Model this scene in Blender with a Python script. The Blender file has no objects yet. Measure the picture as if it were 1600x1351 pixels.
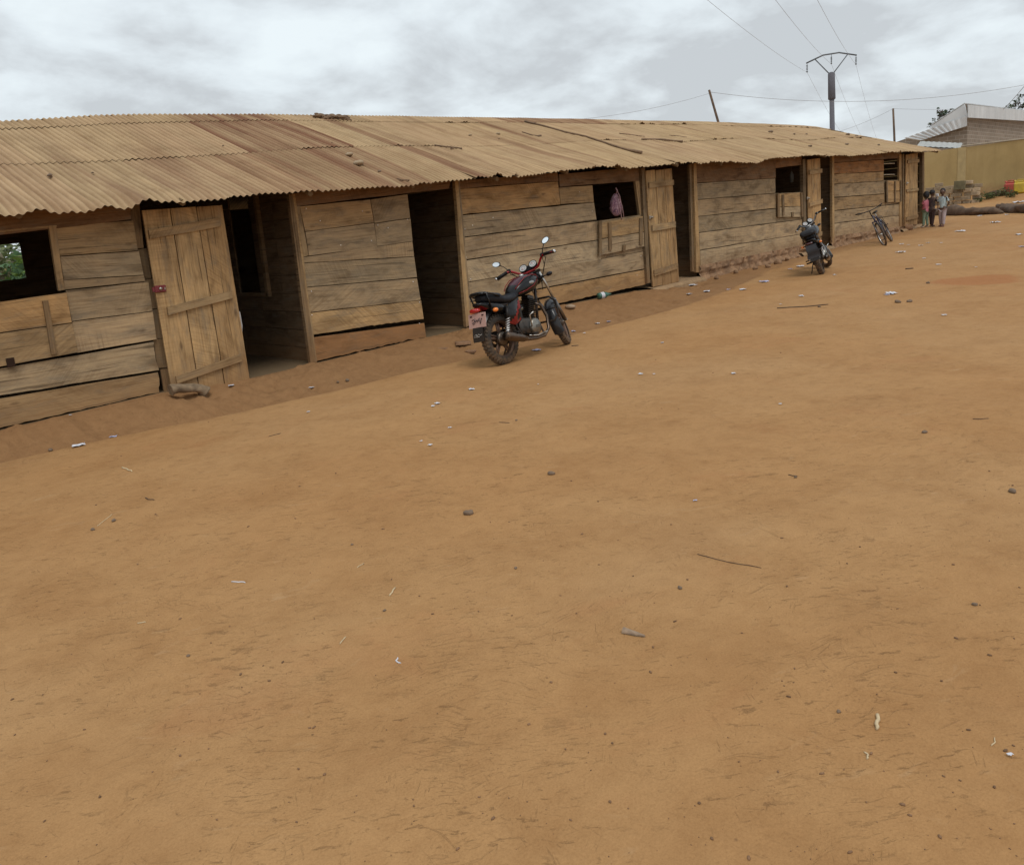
import bpy, bmesh, math, random
import numpy as np
from mathutils import Vector, Matrix, noise as mnoise
random.seed(7); np.random.seed(7)
scene = bpy.context.scene
col = scene.collection
# ---------------------------------------------------------------- camera
FPX, CX, CY = 1252.0, 800.0, 605.0
def nrm(v):
    v = np.array(v, float); return v/np.linalg.norm(v)
UPc = -nrm([500, 6395, 1252])
_xd = nrm([1300, -410, 1252])
Xc = nrm(_xd-(_xd@UPc)*UPc); Yc = np.cross(UPc, Xc)
SL = float(_xd@UPc/np.linalg.norm(_xd-(_xd@UPc)*UPc))      # the yard climbs gently to the right
Rw = np.array([Xc, Yc, UPc])
CAM = np.array([0, 0, 1.7])
cam_d = bpy.data.cameras.new('camera'); cam = bpy.data.objects.new('camera', cam_d); col.objects.link(cam)
r_, u_, b_ = Rw[:, 0], -Rw[:, 1], -Rw[:, 2]
cam.matrix_world = Matrix(((r_[0], u_[0], b_[0], CAM[0]), (r_[1], u_[1], b_[1], CAM[1]), (r_[2], u_[2], b_[2], CAM[2]), (0, 0, 0, 1)))
cam_d.sensor_width = 36; cam_d.sensor_fit = 'HORIZONTAL'
cam_d.lens = 36*FPX/1600; cam_d.shift_y = -(675.5-605)/1600; cam_d.clip_end = 3000; cam_d.clip_start = 0.05
scene.camera = cam
# ---------------------------------------------------------------- world, sun, exposure
SUN_EL, SUN_AZ = math.radians(62), math.radians(250)
w = bpy.data.worlds.new('World'); scene.world = w; w.use_nodes = True
nt = w.node_tree; nt.nodes.clear()
def N(nt, t, **k):
    n = nt.nodes.new(t)
    for a, b in k.items(): setattr(n, a, b)
    return n
def setin(n, **k):
    for a, b in k.items(): n.inputs[a.replace('_', ' ')].default_value = b
    return n
out = N(nt, 'ShaderNodeOutputWorld'); bg = N(nt, 'ShaderNodeBackground'); bg.inputs['Strength'].default_value = 0.1
sky = N(nt, 'ShaderNodeTexSky'); sky.sky_type = 'NISHITA'; sky.sun_disc = False; sky.sun_elevation = SUN_EL; sky.sun_rotation = math.radians(-160); sky.dust_density = 3
tc = N(nt, 'ShaderNodeTexCoord'); sx = N(nt, 'ShaderNodeSeparateXYZ'); nt.links.new(tc.outputs['Generated'], sx.inputs[0])
mz = N(nt, 'ShaderNodeMath', operation='MAXIMUM'); mz.inputs[1].default_value = 0.0; nt.links.new(sx.outputs[2], mz.inputs[0])
az = N(nt, 'ShaderNodeMath', operation='ADD'); az.inputs[1].default_value = 0.30; nt.links.new(mz.outputs[0], az.inputs[0])
dx = N(nt, 'ShaderNodeMath', operation='DIVIDE'); dy = N(nt, 'ShaderNodeMath', operation='DIVIDE')
nt.links.new(sx.outputs[0], dx.inputs[0]); nt.links.new(az.outputs[0], dx.inputs[1]); nt.links.new(sx.outputs[1], dy.inputs[0]); nt.links.new(az.outputs[0], dy.inputs[1])
cx = N(nt, 'ShaderNodeCombineXYZ'); nt.links.new(dx.outputs[0], cx.inputs[0]); nt.links.new(dy.outputs[0], cx.inputs[1]); cx.inputs[2].default_value = 3.3
n1 = N(nt, 'ShaderNodeTexNoise'); n1.inputs['Scale'].default_value = 2.9; n1.inputs['Detail'].default_value = 8; n1.inputs['Roughness'].default_value = .55; n1.inputs['Distortion'].default_value = .15
nt.links.new(cx.outputs[0], n1.inputs['Vector'])
n2 = N(nt, 'ShaderNodeTexNoise'); n2.inputs['Scale'].default_value = .6; n2.inputs['Detail'].default_value = 3
nt.links.new(cx.outputs[0], n2.inputs['Vector'])
mx = N(nt, 'ShaderNodeMath', operation='MULTIPLY_ADD'); nt.links.new(n2.outputs[0], mx.inputs[0]); mx.inputs[1].default_value = .55; nt.links.new(n1.outputs[0], mx.inputs[2])
cr = N(nt, 'ShaderNodeValToRGB'); nt.links.new(mx.outputs[0], cr.inputs[0])
e = cr.color_ramp.elements
e[0].position = .66; e[0].color = (5.6, 5.95, 6.2, 1); e[1].position = .92; e[1].color = (8.2, 8.95, 9.25, 1)
m_ = e.new(.74); m_.color = (6.6, 7.1, 7.4, 1); m_ = e.new(.82); m_.color = (7.5, 8.15, 8.5, 1)
ms = N(nt, 'ShaderNodeMixRGB'); ms.inputs[0].default_value = .93; nt.links.new(sky.outputs[0], ms.inputs[1]); nt.links.new(cr.outputs[0], ms.inputs[2])
nt.links.new(ms.outputs[0], bg.inputs[0]); nt.links.new(bg.outputs[0], out.inputs[0])
sl = bpy.data.lights.new('sun', 'SUN'); sl.energy = 1.2; sl.angle = math.radians(22); sl.color = (1, .96, .9)
so = bpy.data.objects.new('sun', sl); col.objects.link(so)
so.rotation_euler = (math.radians(90)-SUN_EL, 0, math.radians(-20))    # light comes from behind the camera, high
vs = scene.view_settings; vs.view_transform = 'Standard'; vs.look = 'None'; vs.exposure = 0.12; vs.gamma = 1
# ---------------------------------------------------------------- point helpers
def ray(u, v): return Rw@np.array([u-CX, v-CY, FPX])
def onY(u, v, W):
    d = ray(u, v); return CAM+d*W/d[1]
def onX(u, v, X):
    d = ray(u, v); return CAM+d*X/d[0]
def sstep(a, b, x):
    t = np.clip((x-a)/(b-a), 0, 1); return t*t*(3-2*t)
W = 9.0                                                     # front wall plane of the shed
_edge = np.array([(-6, 8.1), (1.5, 8.03), (3.67, 7.62), (5.37, 7.32), (6.6, 7.15), (7.8, 7.05), (9.27, 6.95), (10.6, 6.95), (12.5, 7.2), (15, 7.9), (60, 8.2)])
_foot = np.array([(-6, .12), (1.7, .118), (3.3, .13), (4.32, .06), (5.2, .06), (7.1, .06), (8, .05), (10, .07), (11.6, .035), (12.4, 0.0), (13.5, -.09), (14.4, -.05), (18.4, -.06), (20.5, -.067), (25.2, -.063), (27, -.03), (29, 0), (60, 0)])
_gd = np.array([(-6, .17), (4, .16), (8, .15), (11, .12), (13, .04), (15, .02), (18, 0), (60, 0)])
def gz0(X, Y):
    X = np.asarray(X, float); Y = np.asarray(Y, float)
    base = SL*np.clip(X, -60, 60)
    t = np.clip((X-31.5)/7, 0, 1); base = base+.42*t**1.6
    ye = np.interp(X, _edge[:, 0], _edge[:, 1]); ft = np.interp(X, _foot[:, 0], _foot[:, 1]); gd = np.interp(X, _gd[:, 0], _gd[:, 1])
    yd = np.minimum(ye+.20+.05*np.sin(X*1.7), 8.3)
    down = sstep(0, 1, (Y-ye)/(yd-ye+1e-6))
    rise = sstep(0, 1, (Y-yd-.12)/(8.93-yd-.12))
    prof = -gd*down + (gd+ft)*rise
    inside = (X < 26.6)
    prof = np.where(inside, prof, prof*np.clip(1-(X-26.6)/2, 0, 1))
    return base+prof
def vnoise(x, y, seed=0):
    xi = np.floor(x).astype(np.int64); yi = np.floor(y).astype(np.int64); fx = x-xi; fy = y-yi
    def h(a, b):
        v = (a*374761393+b*668265263+seed*362437) & 0xffffffff
        v = ((v ^ (v >> 13))*1274126177) & 0xffffffff
        return ((v ^ (v >> 16)) & 0xffff)/65535.
    fx = fx*fx*(3-2*fx); fy = fy*fy*(3-2*fy)
    return (h(xi, yi)*(1-fx)+h(xi+1, yi)*fx)*(1-fy)+(h(xi, yi+1)*(1-fx)+h(xi+1, yi+1)*fx)*fy
def fbm(x, y, s=0, o=4):
    t = 0; a = .5
    for i in range(o): t = t+a*vnoise(x*2**i+17.3*i, y*2**i-9.1*i, s+i); a *= .5
    return t
def gz(X, Y):
    X = np.asarray(X, float); Y = np.asarray(Y, float)
    z = gz0(X, Y)
    near = (X > -8) & (X < 45) & (Y < 8.9)
    ye = np.interp(X, _edge[:, 0], _edge[:, 1]); gd = np.interp(X, _gd[:, 0], _gd[:, 1])
    n = (fbm(X*.5, Y*.5, 3)-.47)*.06+(fbm(X*2.2, Y*2.2, 5)-.47)*.014
    bank = sstep(0, .5, Y-ye-.1)*sstep(9.0, 8.8, Y)*np.clip(gd/.1, .25, 1)
    rib = (fbm(X*5.5+.8*np.sin(Y*3), Y*1.1, 9)-.47)*.19*bank + (fbm(X*14, Y*9, 19)-.47)*.035*bank
    led = (np.exp(-((X-8.0)/1.0)**2)+.8*np.exp(-((X-4.8)/.7)**2)+.6*np.exp(-((X-13.2)/1.0)**2))*sstep(8.05, 8.3, Y)*sstep(9.0, 8.85, Y)
    st_ = np.abs(fbm(X*3.2, Y*4.5+X*.8, 41)-.5)*2; led = led*((np.floor((fbm(X*1.6, Y*3.5, 43)+.1)*7)/7-.5)*.16-(st_ < .07)*.035)
    return z+np.where(near, n, 0)+rib+led
def G(u, v):
    """where the line of sight through a photo pixel meets the yard"""
    d = ray(u, v); k0, k1 = 0.0, None; k = .001
    while k < .2:
        p = CAM+d*k
        if p[2] < float(gz(p[0], p[1])): k1 = k; break
        k0 = k; k *= 1.02
    if k1 is None: return CAM+d*k
    for _ in range(18):
        m = (k0+k1)/2; p = CAM+d*m
        if p[2] < float(gz(p[0], p[1])): k1 = m
        else: k0 = m
    p = CAM+d*k1; return np.array([p[0], p[1], float(gz(p[0], p[1]))])
# ---------------------------------------------------------------- mesh builder
class MB:
    def __init__(s): s.v = []; s.f = []; s.uv = []; s.uv2 = []; s.c = []; s.sm = []
    def face(s, idx, uv=None, uv2=None, c=(1, 1, 1), sm=False):
        s.f.append(tuple(idx)); s.uv.append(uv or [(0, 0)]*len(idx)); s.uv2.append(uv2 or uv or [(0, 0)]*len(idx)); s.c.append(c); s.sm.append(sm)
    def grid(s, P, closed_u=False, closed_v=False, c=(1, 1, 1), sm=True, caps=False, flip=False):
        """P[i][j] rows of points"""
        b = len(s.v); n = len(P); m = len(P[0])
        for r in P:
            for p in r: s.v.append(tuple(map(float, p)))
        for i in range(n if closed_u else n-1):
            for j in range(m if closed_v else m-1):
                a = b+i*m+j; a2 = b+i*m+(j+1) % m; d = b+((i+1) % n)*m+j; d2 = b+((i+1) % n)*m+(j+1) % m
                s.face((a, a2, d2, d) if not flip else (a, d, d2, a2), c=c, sm=sm)
        if caps and closed_v:
            s.face([b+j for j in range(m)][::-1], c=c); s.face([b+(n-1)*m+j for j in range(m)], c=c)
    def tube(s, path, r, n=8, c=(1, 1, 1), caps=True, up=None, sy=1.0):
        P = [Vector(tuple(map(float, p))) for p in path]; k = len(P)
        rs = r if hasattr(r, '__len__') else [r]*k
        rows = []; prev = None
        for i in range(k):
            t = (P[min(i+1, k-1)]-P[max(i-1, 0)])
            if t.length < 1e-9: t = Vector((0, 0, 1))
            t.normalize()
            if prev is None:
                a = Vector(up) if up is not None else (Vector((0, 0, 1)) if abs(t.z) < .9 else Vector((1, 0, 0)))
                a = (a-t*a.dot(t)).normalized()
            else: a = (prev-t*prev.dot(t)).normalized()
            prev = a; bb = t.cross(a)
            rows.append([P[i]+(a*math.cos(2*math.pi*j/n)*sy+bb*math.sin(2*math.pi*j/n))*rs[i] for j in range(n)])
        s.grid(rows, closed_v=True, caps=caps, c=c)
    def box(s, c0, size, M=None, c=(1, 1, 1), bev=0.0, uvo=None):
        hx, hy, hz = [a/2 for a in size]; b = len(s.v)
        if bev > 0:
            e = min(bev, hx*.9, hy*.9, hz*.9)
            pts = []
            for sx_ in (-1, 1):
                for sy_ in (-1, 1):
                    for sz_ in (-1, 1):
                        pts += [(sx_*hx, sy_*(hy-e), sz_*(hz-e)), (sx_*(hx-e), sy_*hy, sz_*(hz-e)), (sx_*(hx-e), sy_*(hy-e), sz_*hz)]
            bm = bmesh.new(); [bm.verts.new(p) for p in pts]; bmesh.ops.convex_hull(bm, input=bm.verts)
            bmesh.ops.dissolve_limit(bm, angle_limit=.01, verts=bm.verts, edges=bm.edges)
            bm.verts.index_update()
            for v in bm.verts:
                p = v.co+Vector(c0) if M is None else M@(v.co+Vector(c0)); s.v.append(tuple(p))
            for f in bm.faces: s.face([b+v.index for v in f.verts], c=c)
            bm.free(); return
        for z in (-hz, hz):
            for x, y in ((-hx, -hy), (hx, -hy), (hx, hy), (-hx, hy)):
                p = Vector((x, y, z))+Vector(c0)
                if M is not None: p = M@p
                s.v.append(tuple(p))
        o = (random.uniform(0, 50), random.uniform(0, 50)) if uvo is None else uvo
        sx, sy, sz = size
        def q(i, a, l): s.face([b+k for k in i], [(o[0]+x*a, o[1]+y*l) for x, y in ((0, 0), (1, 0), (1, 1), (0, 1))], c=c)
        q((3, 2, 1, 0), sx, sy); q((4, 5, 6, 7), sx, sy); q((0, 1, 5, 4), sx, sz); q((1, 2, 6, 5), sy, sz); q((2, 3, 7, 6), sx, sz); q((3, 0, 4, 7), sy, sz)
    def ell(s, c0, rad, n=12, m=8, M=None, c=(1, 1, 1), k=1.0):
        rows = []
        for i in range(m+1):
            ph = math.pi*i/m-math.pi/2
            row = []
            for j in range(n):
                th = 2*math.pi*j/n
                cp = abs(math.cos(ph))**k; sp = math.copysign(abs(math.sin(ph))**k, math.sin(ph))
                ct = math.copysign(abs(math.cos(th))**k, math.cos(th)); st = math.copysign(abs(math.sin(th))**k, math.sin(th))
                p = Vector((rad[0]*cp*ct+c0[0], rad[1]*cp*st+c0[1], rad[2]*sp+c0[2]))
                row.append(M@p if M is not None else p)
            rows.append(row)
        s.grid(rows, closed_v=True, c=c)
    def lathe(s, prof, ax0, axis, n=16, c=(1, 1, 1), M=None, sm=True):
        """prof: (radius, distance along axis)"""
        a = Vector(axis).normalized(); t = Vector((0, 0, 1)) if abs(a.z) < .9 else Vector((1, 0, 0)); x = (t-a*t.dot(a)).normalized(); y = a.cross(x)
        rows = []
        for r, h in prof:
            row = [Vector(ax0)+a*h+(x*math.cos(2*math.pi*j/n)+y*math.sin(2*math.pi*j/n))*r for j in range(n)]
            rows.append([M@p for p in row] if M is not None else row)
        s.grid(rows, closed_v=True, c=c, sm=sm)
    def xform(s, M, start=0):
        for i in range(start, len(s.v)): s.v[i] = tuple(M@Vector(s.v[i]))
    def build(s, name, mat, parent=None):
        me = bpy.data.meshes.new(name); me.from_pydata(s.v, [], s.f)
        tot = len(me.loops)
        if tot:
            a = me.uv_layers.new(name='UVMap'); a.data.foreach_set('uv', np.array([x for f in s.uv for x in f], dtype=np.float32).ravel())
            a2 = me.uv_layers.new(name='UV2'); a2.data.foreach_set('uv', np.array([x for f in s.uv2 for x in f], dtype=np.float32).ravel())
            ca = me.color_attributes.new('tone', 'FLOAT_COLOR', 'CORNER')
            ca.data.foreach_set('color', np.array([(*cc[:3], 1) for cc, f in zip(s.c, s.f) for _ in f], dtype=np.float32).ravel())
            me.polygons.foreach_set('use_smooth', np.array(s.sm, dtype=bool))
        me.materials.append(mat); me.validate(); me.update()
        o = bpy.data.objects.new(name, me); col.objects.link(o)
        if parent: o.parent = parent
        return o
def tag(o, label=None, cat=None, group=None, kind=None):
    if label: o['label'] = label
    if cat: o['category'] = cat
    if group: o['group'] = group
    if kind: o['kind'] = kind
    return o
def empty(name, label, cat, loc=(0, 0, 0), group=None):
    o = bpy.data.objects.new(name, None); col.objects.link(o); o.location = loc; o.empty_display_size = .2
    return tag(o, label, cat, group)
# ---------------------------------------------------------------- materials
def base_mat(name):
    m = bpy.data.materials.new(name); m.use_nodes = True; t = m.node_tree
    return m, t, t.nodes['Principled BSDF']
def plain(name, c, rough=.6, metal=0.0, var=.12, scale=9, dust=0.0, bump=0.0, spec=.5, coat=0.0):
    """painted / metal / plastic surface with uneven wear, optional dirt film"""
    m, t, b = base_mat(name)
    tc = N(t, 'ShaderNodeTexCoord'); n = N(t, 'ShaderNodeTexNoise'); n.inputs['Scale'].default_value = scale; n.inputs['Detail'].default_value = 6
    t.links.new(tc.outputs['Object'], n.inputs['Vector'])
    r = N(t, 'ShaderNodeValToRGB'); r.color_ramp.elements[0].position = .3; r.color_ramp.elements[1].position = .7
    r.color_ramp.elements[0].color = (*[x*(1-var) for x in c], 1); r.color_ramp.elements[1].color = (*[min(1, x*(1+var)) for x in c], 1)
    t.links.new(n.outputs[0], r.inputs[0]); last = r.outputs[0]
    if dust > 0:
        n2 = N(t, 'ShaderNodeTexNoise'); n2.inputs['Scale'].default_value = scale*.7; n2.inputs['Detail'].default_value = 8; n2.inputs['Roughness'].default_value = .7
        t.links.new(tc.outputs['Object'], n2.inputs['Vector'])
        mr = N(t, 'ShaderNodeMapRange'); mr.inputs['From Min'].default_value = .35; mr.inputs['From Max'].default_value = .75; mr.inputs['To Max'].default_value = dust*1.6
        t.links.new(n2.outputs[0], mr.inputs[0])
        mm = N(t, 'ShaderNodeMixRGB'); t.links.new(mr.outputs[0], mm.inputs[0]); t.links.new(last, mm.inputs[1]); mm.inputs[2].default_value = (.30, .18, .09, 1); last = mm.outputs[0]
    t.links.new(last, b.inputs['Base Color'])
    b.inputs['Roughness'].default_value = rough; b.inputs['Metallic'].default_value = metal; b.inputs['Specular IOR Level'].default_value = spec
    b.inputs['Coat Weight'].default_value = coat
    if bump > 0:
        bp = N(t, 'ShaderNodeBump'); bp.inputs['Strength'].default_value = bump; bp.inputs['Distance'].default_value = .01
        t.links.new(n.outputs[0], bp.inputs['Height']); t.links.new(bp.outputs[0], b.inputs['Normal'])
    return m
def ramp(t, src, stops):
    r = N(t, 'ShaderNodeValToRGB'); e = r.color_ramp.elements
    e[0].position, e[0].color = stops[0][0], (*stops[0][1], 1); e[1].position, e[1].color = stops[-1][0], (*stops[-1][1], 1)
    for p, c in stops[1:-1]:
        q = e.new(p); q.color = (*c, 1)
    t.links.new(src, r.inputs[0]); return r.outputs[0]
def noise(t, vec, scale, detail=4, rough=.5, dist=0, out=0):
    n = N(t, 'ShaderNodeTexNoise'); n.inputs['Scale'].default_value = scale; n.inputs['Detail'].default_value = detail; n.inputs['Roughness'].default_value = rough; n.inputs['Distortion'].default_value = dist
    t.links.new(vec, n.inputs['Vector']); return n.outputs[out]
def mapping(t, vec, scale=(1, 1, 1), rot=(0, 0, 0), loc=(0, 0, 0)):
    if rot[2] and scale != (1, 1, 1): vec = mapping(t, vec, rot=rot); rot = (0, 0, 0)   # turn first, stretch after
    m = N(t, 'ShaderNodeMapping'); m.inputs['Scale'].default_value = scale; m.inputs['Rotation'].default_value = rot; m.inputs['Location'].default_value = loc
    t.links.new(vec, m.inputs['Vector']); return m.outputs[0]
def mixc(t, fac, a, b, mode='MIX'):
    m = N(t, 'ShaderNodeMixRGB'); m.blend_type = mode
    for i, x in enumerate((fac, a, b)):
        if isinstance(x, bpy.types.NodeSocket): t.links.new(x, m.inputs[i])
        elif i == 0: m.inputs[0].default_value = x
        else: m.inputs[i].default_value = (*x, 1)
    return m.outputs[0]
def mth(t, op, a, b=0.0, c=None, clamp=False):
    m = N(t, 'ShaderNodeMath', operation=op); m.use_clamp = clamp
    for i, x in enumerate((a, b, c)):
        if x is None: continue
        if isinstance(x, bpy.types.NodeSocket): t.links.new(x, m.inputs[i])
        else: m.inputs[i].default_value = x
    return m.outputs[0]
def mrange(t, v, a, b, c=0, d=1):
    m = N(t, 'ShaderNodeMapRange'); t.links.new(v, m.inputs[0])
    for i, x in enumerate((a, b, c, d)): m.inputs[i+1].default_value = x
    return m.outputs[0]
def bump(t, b, h, strength, dist, prev=None):
    bp = N(t, 'ShaderNodeBump'); bp.inputs['Strength'].default_value = strength; bp.inputs['Distance'].default_value = dist
    t.links.new(h, bp.inputs['Height'])
    if prev: t.links.new(prev, bp.inputs['Normal'])
    t.links.new(bp.outputs[0], b.inputs['Normal']); return bp.outputs[0]
def wood_mat():
    """rough-sawn planks: UVMap runs along the board in metres, UV2 is turned per board for the saw marks"""
    m, t, b = base_mat('rough_sawn_wood')
    u = N(t, 'ShaderNodeUVMap'); u.uv_map = 'UVMap'; u2 = N(t, 'ShaderNodeUVMap'); u2.uv_map = 'UV2'; at = N(t, 'ShaderNodeAttribute'); at.attribute_name = 'tone'
    grain = noise(t, mapping(t, u.outputs[0], (2.2, 55, 1)), 1.0, 6, .6, .6)
    saw = noise(t, mapping(t, u2.outputs[0], (1.6, 42, 1)), 1.0, 4, .65, .3)
    blot = noise(t, mapping(t, u.outputs[0], (1.3, 3.2, 1)), 1.6, 5, .6, .5)
    fine = noise(t, u.outputs[0], 160, 3, .7)
    c = mixc(t, 1.0, at.outputs['Color'], ramp(t, grain, [(.28, (.70, .65, .6)), (.5, (1, 1, 1)), (.72, (1.15, 1.14, 1.1))]), 'MULTIPLY')
    sm_ = mrange(t, noise(t, u.outputs[0], 1.1, 2), .45, .62, .08, .75)
    c = mixc(t, sm_, c, ramp(t, saw, [(.32, (.66, .6, .54)), (.52, (1, 1, 1)), (.7, (1.2, 1.18, 1.12))]), 'MULTIPLY')
    c = mixc(t, 1.0, c, ramp(t, blot, [(.3, (.56, .52, .48)), (.5, (1, .99, .97)), (.72, (1.25, 1.2, 1.12))]), 'MULTIPLY')
    gw = ramp(t, noise(t, mapping(t, u.outputs[0], (1.1, 4, 1), loc=(9, 4, 0)), 2.2, 6, .7, .4), [(.5, (0, 0, 0)), (.68, (1, 1, 1))])
    gwf = mth(t, 'MULTIPLY', gw, .5)
    c = mixc(t, gwf, c, (.17, .145, .11))                    # grey weathering
    dk = ramp(t, noise(t, mapping(t, u.outputs[0], (4, 11, 1), loc=(2, 7, 0)), 2.0, 6, .75, 1.0), [(.62, (0, 0, 0)), (.72, (1, 1, 1))])
    c = mixc(t, mth(t, 'MULTIPLY', dk, .35), c, (.07, .045, .03))   # stains
    ck = ramp(t, noise(t, mapping(t, u.outputs[0], (.9, 34, 1), loc=(5, 1, 0)), 1.0, 3, .45, .5), [(.655, (0, 0, 0)), (.675, (1, 1, 1))])
    c = mixc(t, mth(t, 'MULTIPLY', ck, .55), c, (.035, .022, .014))   # drying cracks
    vk = N(t, 'ShaderNodeTexVoronoi'); vk.inputs['Scale'].default_value = 1.0; t.links.new(mapping(t, u.outputs[0], (1.6, 4.5, 1)), vk.inputs['Vector'])
    kr = mth(t, 'ADD', vk.outputs['Distance'], mth(t, 'MULTIPLY', noise(t, u.outputs[0], 30, 3), .05)); c = mixc(t, mth(t, 'MULTIPLY', mrange(t, kr, .07, .13, 1, 0), .55), c, (.075, .042, .024))   # knots
    # red soil splashed up from the yard, rubbed to one height over the ground
    ge = N(t, 'ShaderNodeNewGeometry'); sx = N(t, 'ShaderNodeSeparateXYZ'); t.links.new(ge.outputs['Position'], sx.inputs[0])
    hh = mth(t, 'SUBTRACT', sx.outputs[2], mth(t, 'MULTIPLY', sx.outputs[0], SL))
    hn = mth(t, 'ADD', hh, mth(t, 'MULTIPLY', mth(t, 'SUBTRACT', noise(t, u.outputs[0], 5, 5, .7), .5), .5))
    c = mixc(t, mrange(t, hn, .10, .50, .55, 0), c, (.27, .145, .065))
    t.links.new(c, b.inputs['Base Color']); b.inputs['Roughness'].default_value = .92; b.inputs['Specular IOR Level'].default_value = .2
    h = mth(t, 'ADD', mth(t, 'MULTIPLY', grain, .6), mth(t, 'ADD', mth(t, 'MULTIPLY', saw, .45), mth(t, 'MULTIPLY', fine, .25)))
    bump(t, b, h, .55, .006)
    return m
M = {}
M['wood'] = wood_mat()
def ground_mat(name, inside=False):
    m, t, b = base_mat(name)
    ge = N(t, 'ShaderNodeNewGeometry'); P = ge.outputs['Position']
    big = noise(t, P, .35, 4, .55, .3); mid = noise(t, P, 1.7, 6, .6, .4); sm = noise(t, P, 9, 6, .65)
    c = ramp(t, big, [(.36, (.362, .194, .079)), (.5, (.372, .206, .087)), (.66, (.382, .219, .098))])
    c = mixc(t, .5, c, ramp(t, mid, [(.3, (.80, .74, .68)), (.5, (1, 1, 1)), (.7, (1.12, 1.14, 1.16))]), 'MULTIPLY')
    c = mixc(t, .55, c, ramp(t, sm, [(.3, (.84, .8, .76)), (.52, (1, 1, 1)), (.75, (1.1, 1.1, 1.1))]), 'MULTIPLY')
    # reddish damp patches and pale scuffs
    rp = ramp(t, noise(t, P, 1.15, 7, .62, .8), [(.57, (0, 0, 0)), (.68, (1, 1, 1))])
    c = mixc(t, mth(t, 'MULTIPLY', rp, .26), c, (.36, .165, .068))
    pp = ramp(t, noise(t, mapping(t, P, (2.4, 5.5, 1), rot=(0, 0, .5)), 1.5, 5, .6, .8), [(.64, (0, 0, 0)), (.76, (1, 1, 1))])
    c = mixc(t, mth(t, 'MULTIPLY', pp, .35), c, (.47, .31, .17))
    # broom strokes: thin, curved, broken lines in several directions
    warp = N(t, 'ShaderNodeMixRGB'); warp.blend_type = 'ADD'; warp.inputs[0].default_value = 1
    wn = noise(t, P, .9, 3, .5, 0, 1); wv = N(t, 'ShaderNodeVectorMath', operation='SCALE'); t.links.new(wn, wv.inputs[0]); wv.inputs['Scale'].default_value = .9
    va = N(t, 'ShaderNodeVectorMath', operation='ADD'); t.links.new(P, va.inputs[0]); t.links.new(wv.outputs[0], va.inputs[1]); PW = va.outputs[0]
    hs = None; dark = None
    for a, (sx_, sy_), off, th in ((.8, (6, 60), 0, .64), (.45, (9, 90), 5, .62), (1.15, (7, 80), 9, .62), (.65, (12, 120), 13, .62), (1.7, (8, 70), 21, .64), (2.4, (14, 110), 33, .64)):
        k = noise(t, mapping(t, PW, (sx_, sy_, 1), rot=(0, 0, a), loc=(off, off*2, 0)), 1.0, 3, .6)
        mk = noise(t, P, 1.9+off*.1, 3, .6)
        v = mth(t, 'MULTIPLY', mrange(t, k, th, th+.09), mrange(t, mk, .50, .64))
        hs = v if hs is None else mth(t, 'MAXIMUM', hs, v)
    c = mixc(t, mth(t, 'MULTIPLY', hs, .13), c, (.22, .115, .052))
    sf = mth(t, 'MULTIPLY', mrange(t, noise(t, mapping(t, P, (5, 13, 1), rot=(0, 0, .85)), 1.0, 8, .72, .3), .60, .68), mrange(t, noise(t, P, 1.1, 3, .6), .46, .60))
    c = mixc(t, mth(t, 'MULTIPLY', sf, .30), c, (.21, .11, .052))
    s3 = mth(t, 'MULTIPLY', mrange(t, noise(t, mapping(t, P, (13, 40, 1), rot=(0, 0, .75), loc=(1, 2, 0)), 1.0, 6, .7, .4), .60, .68), mrange(t, noise(t, P, 2.6, 4, .6), .44, .58))
    c = mixc(t, mth(t, 'MULTIPLY', s3, .32), c, (.20, .10, .045)); sf = mth(t, 'MAXIMUM', sf, s3)
    lf_ = mth(t, 'MULTIPLY', mrange(t, noise(t, mapping(t, P, (4, 12, 1), rot=(0, 0, .85), loc=(3, 8, 0)), 1.0, 7, .7, .3), .62, .72), mrange(t, noise(t, mapping(t, P, (1, 1, 1), loc=(4, 4, 0)), .8, 3, .6), .5, .62))
    c = mixc(t, mth(t, 'MULTIPLY', lf_, .4), c, (.50, .34, .20))
    grit = noise(t, P, 130, 3, .75); c = mixc(t, .55, c, ramp(t, grit, [(.3, (.78, .74, .7)), (.5, (1, 1, 1)), (.7, (1.16, 1.16, 1.18))]), 'MULTIPLY')
    # little crumbs
    vo = N(t, 'ShaderNodeTexVoronoi'); vo.inputs['Scale'].default_value = 7; t.links.new(P, vo.inputs['Vector'])
    sp = mth(t, 'MULTIPLY', mrange(t, vo.outputs['Distance'], .02, .05, 1, 0), mrange(t, noise(t, P, 1.3, 3), .5, .56))
    c = mixc(t, mth(t, 'MULTIPLY', sp, .75), c, (.12, .065, .035))
    vo2 = N(t, 'ShaderNodeTexVoronoi'); vo2.inputs['Scale'].default_value = 30; t.links.new(P, vo2.inputs['Vector'])
    sp2 = mth(t, 'MULTIPLY', mrange(t, vo2.outputs['Distance'], .06, .14, 1, 0), mrange(t, noise(t, P, 2.3, 3), .5, .62))
    c = mixc(t, mth(t, 'MULTIPLY', sp2, .5), c, (.16, .085, .04))
    # wet brick-red earth of the drain under the eaves
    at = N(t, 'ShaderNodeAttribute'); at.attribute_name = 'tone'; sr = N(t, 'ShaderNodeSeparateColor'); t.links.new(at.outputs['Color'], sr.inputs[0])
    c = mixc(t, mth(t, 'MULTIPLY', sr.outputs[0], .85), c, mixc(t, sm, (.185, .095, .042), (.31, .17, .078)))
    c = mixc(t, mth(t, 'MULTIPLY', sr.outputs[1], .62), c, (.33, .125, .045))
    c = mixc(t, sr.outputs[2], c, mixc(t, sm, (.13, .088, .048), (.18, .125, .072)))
    t.links.new(c, b.inputs['Base Color']); b.inputs['Roughness'].default_value = .95; b.inputs['Specular IOR Level'].default_value = .15
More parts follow.
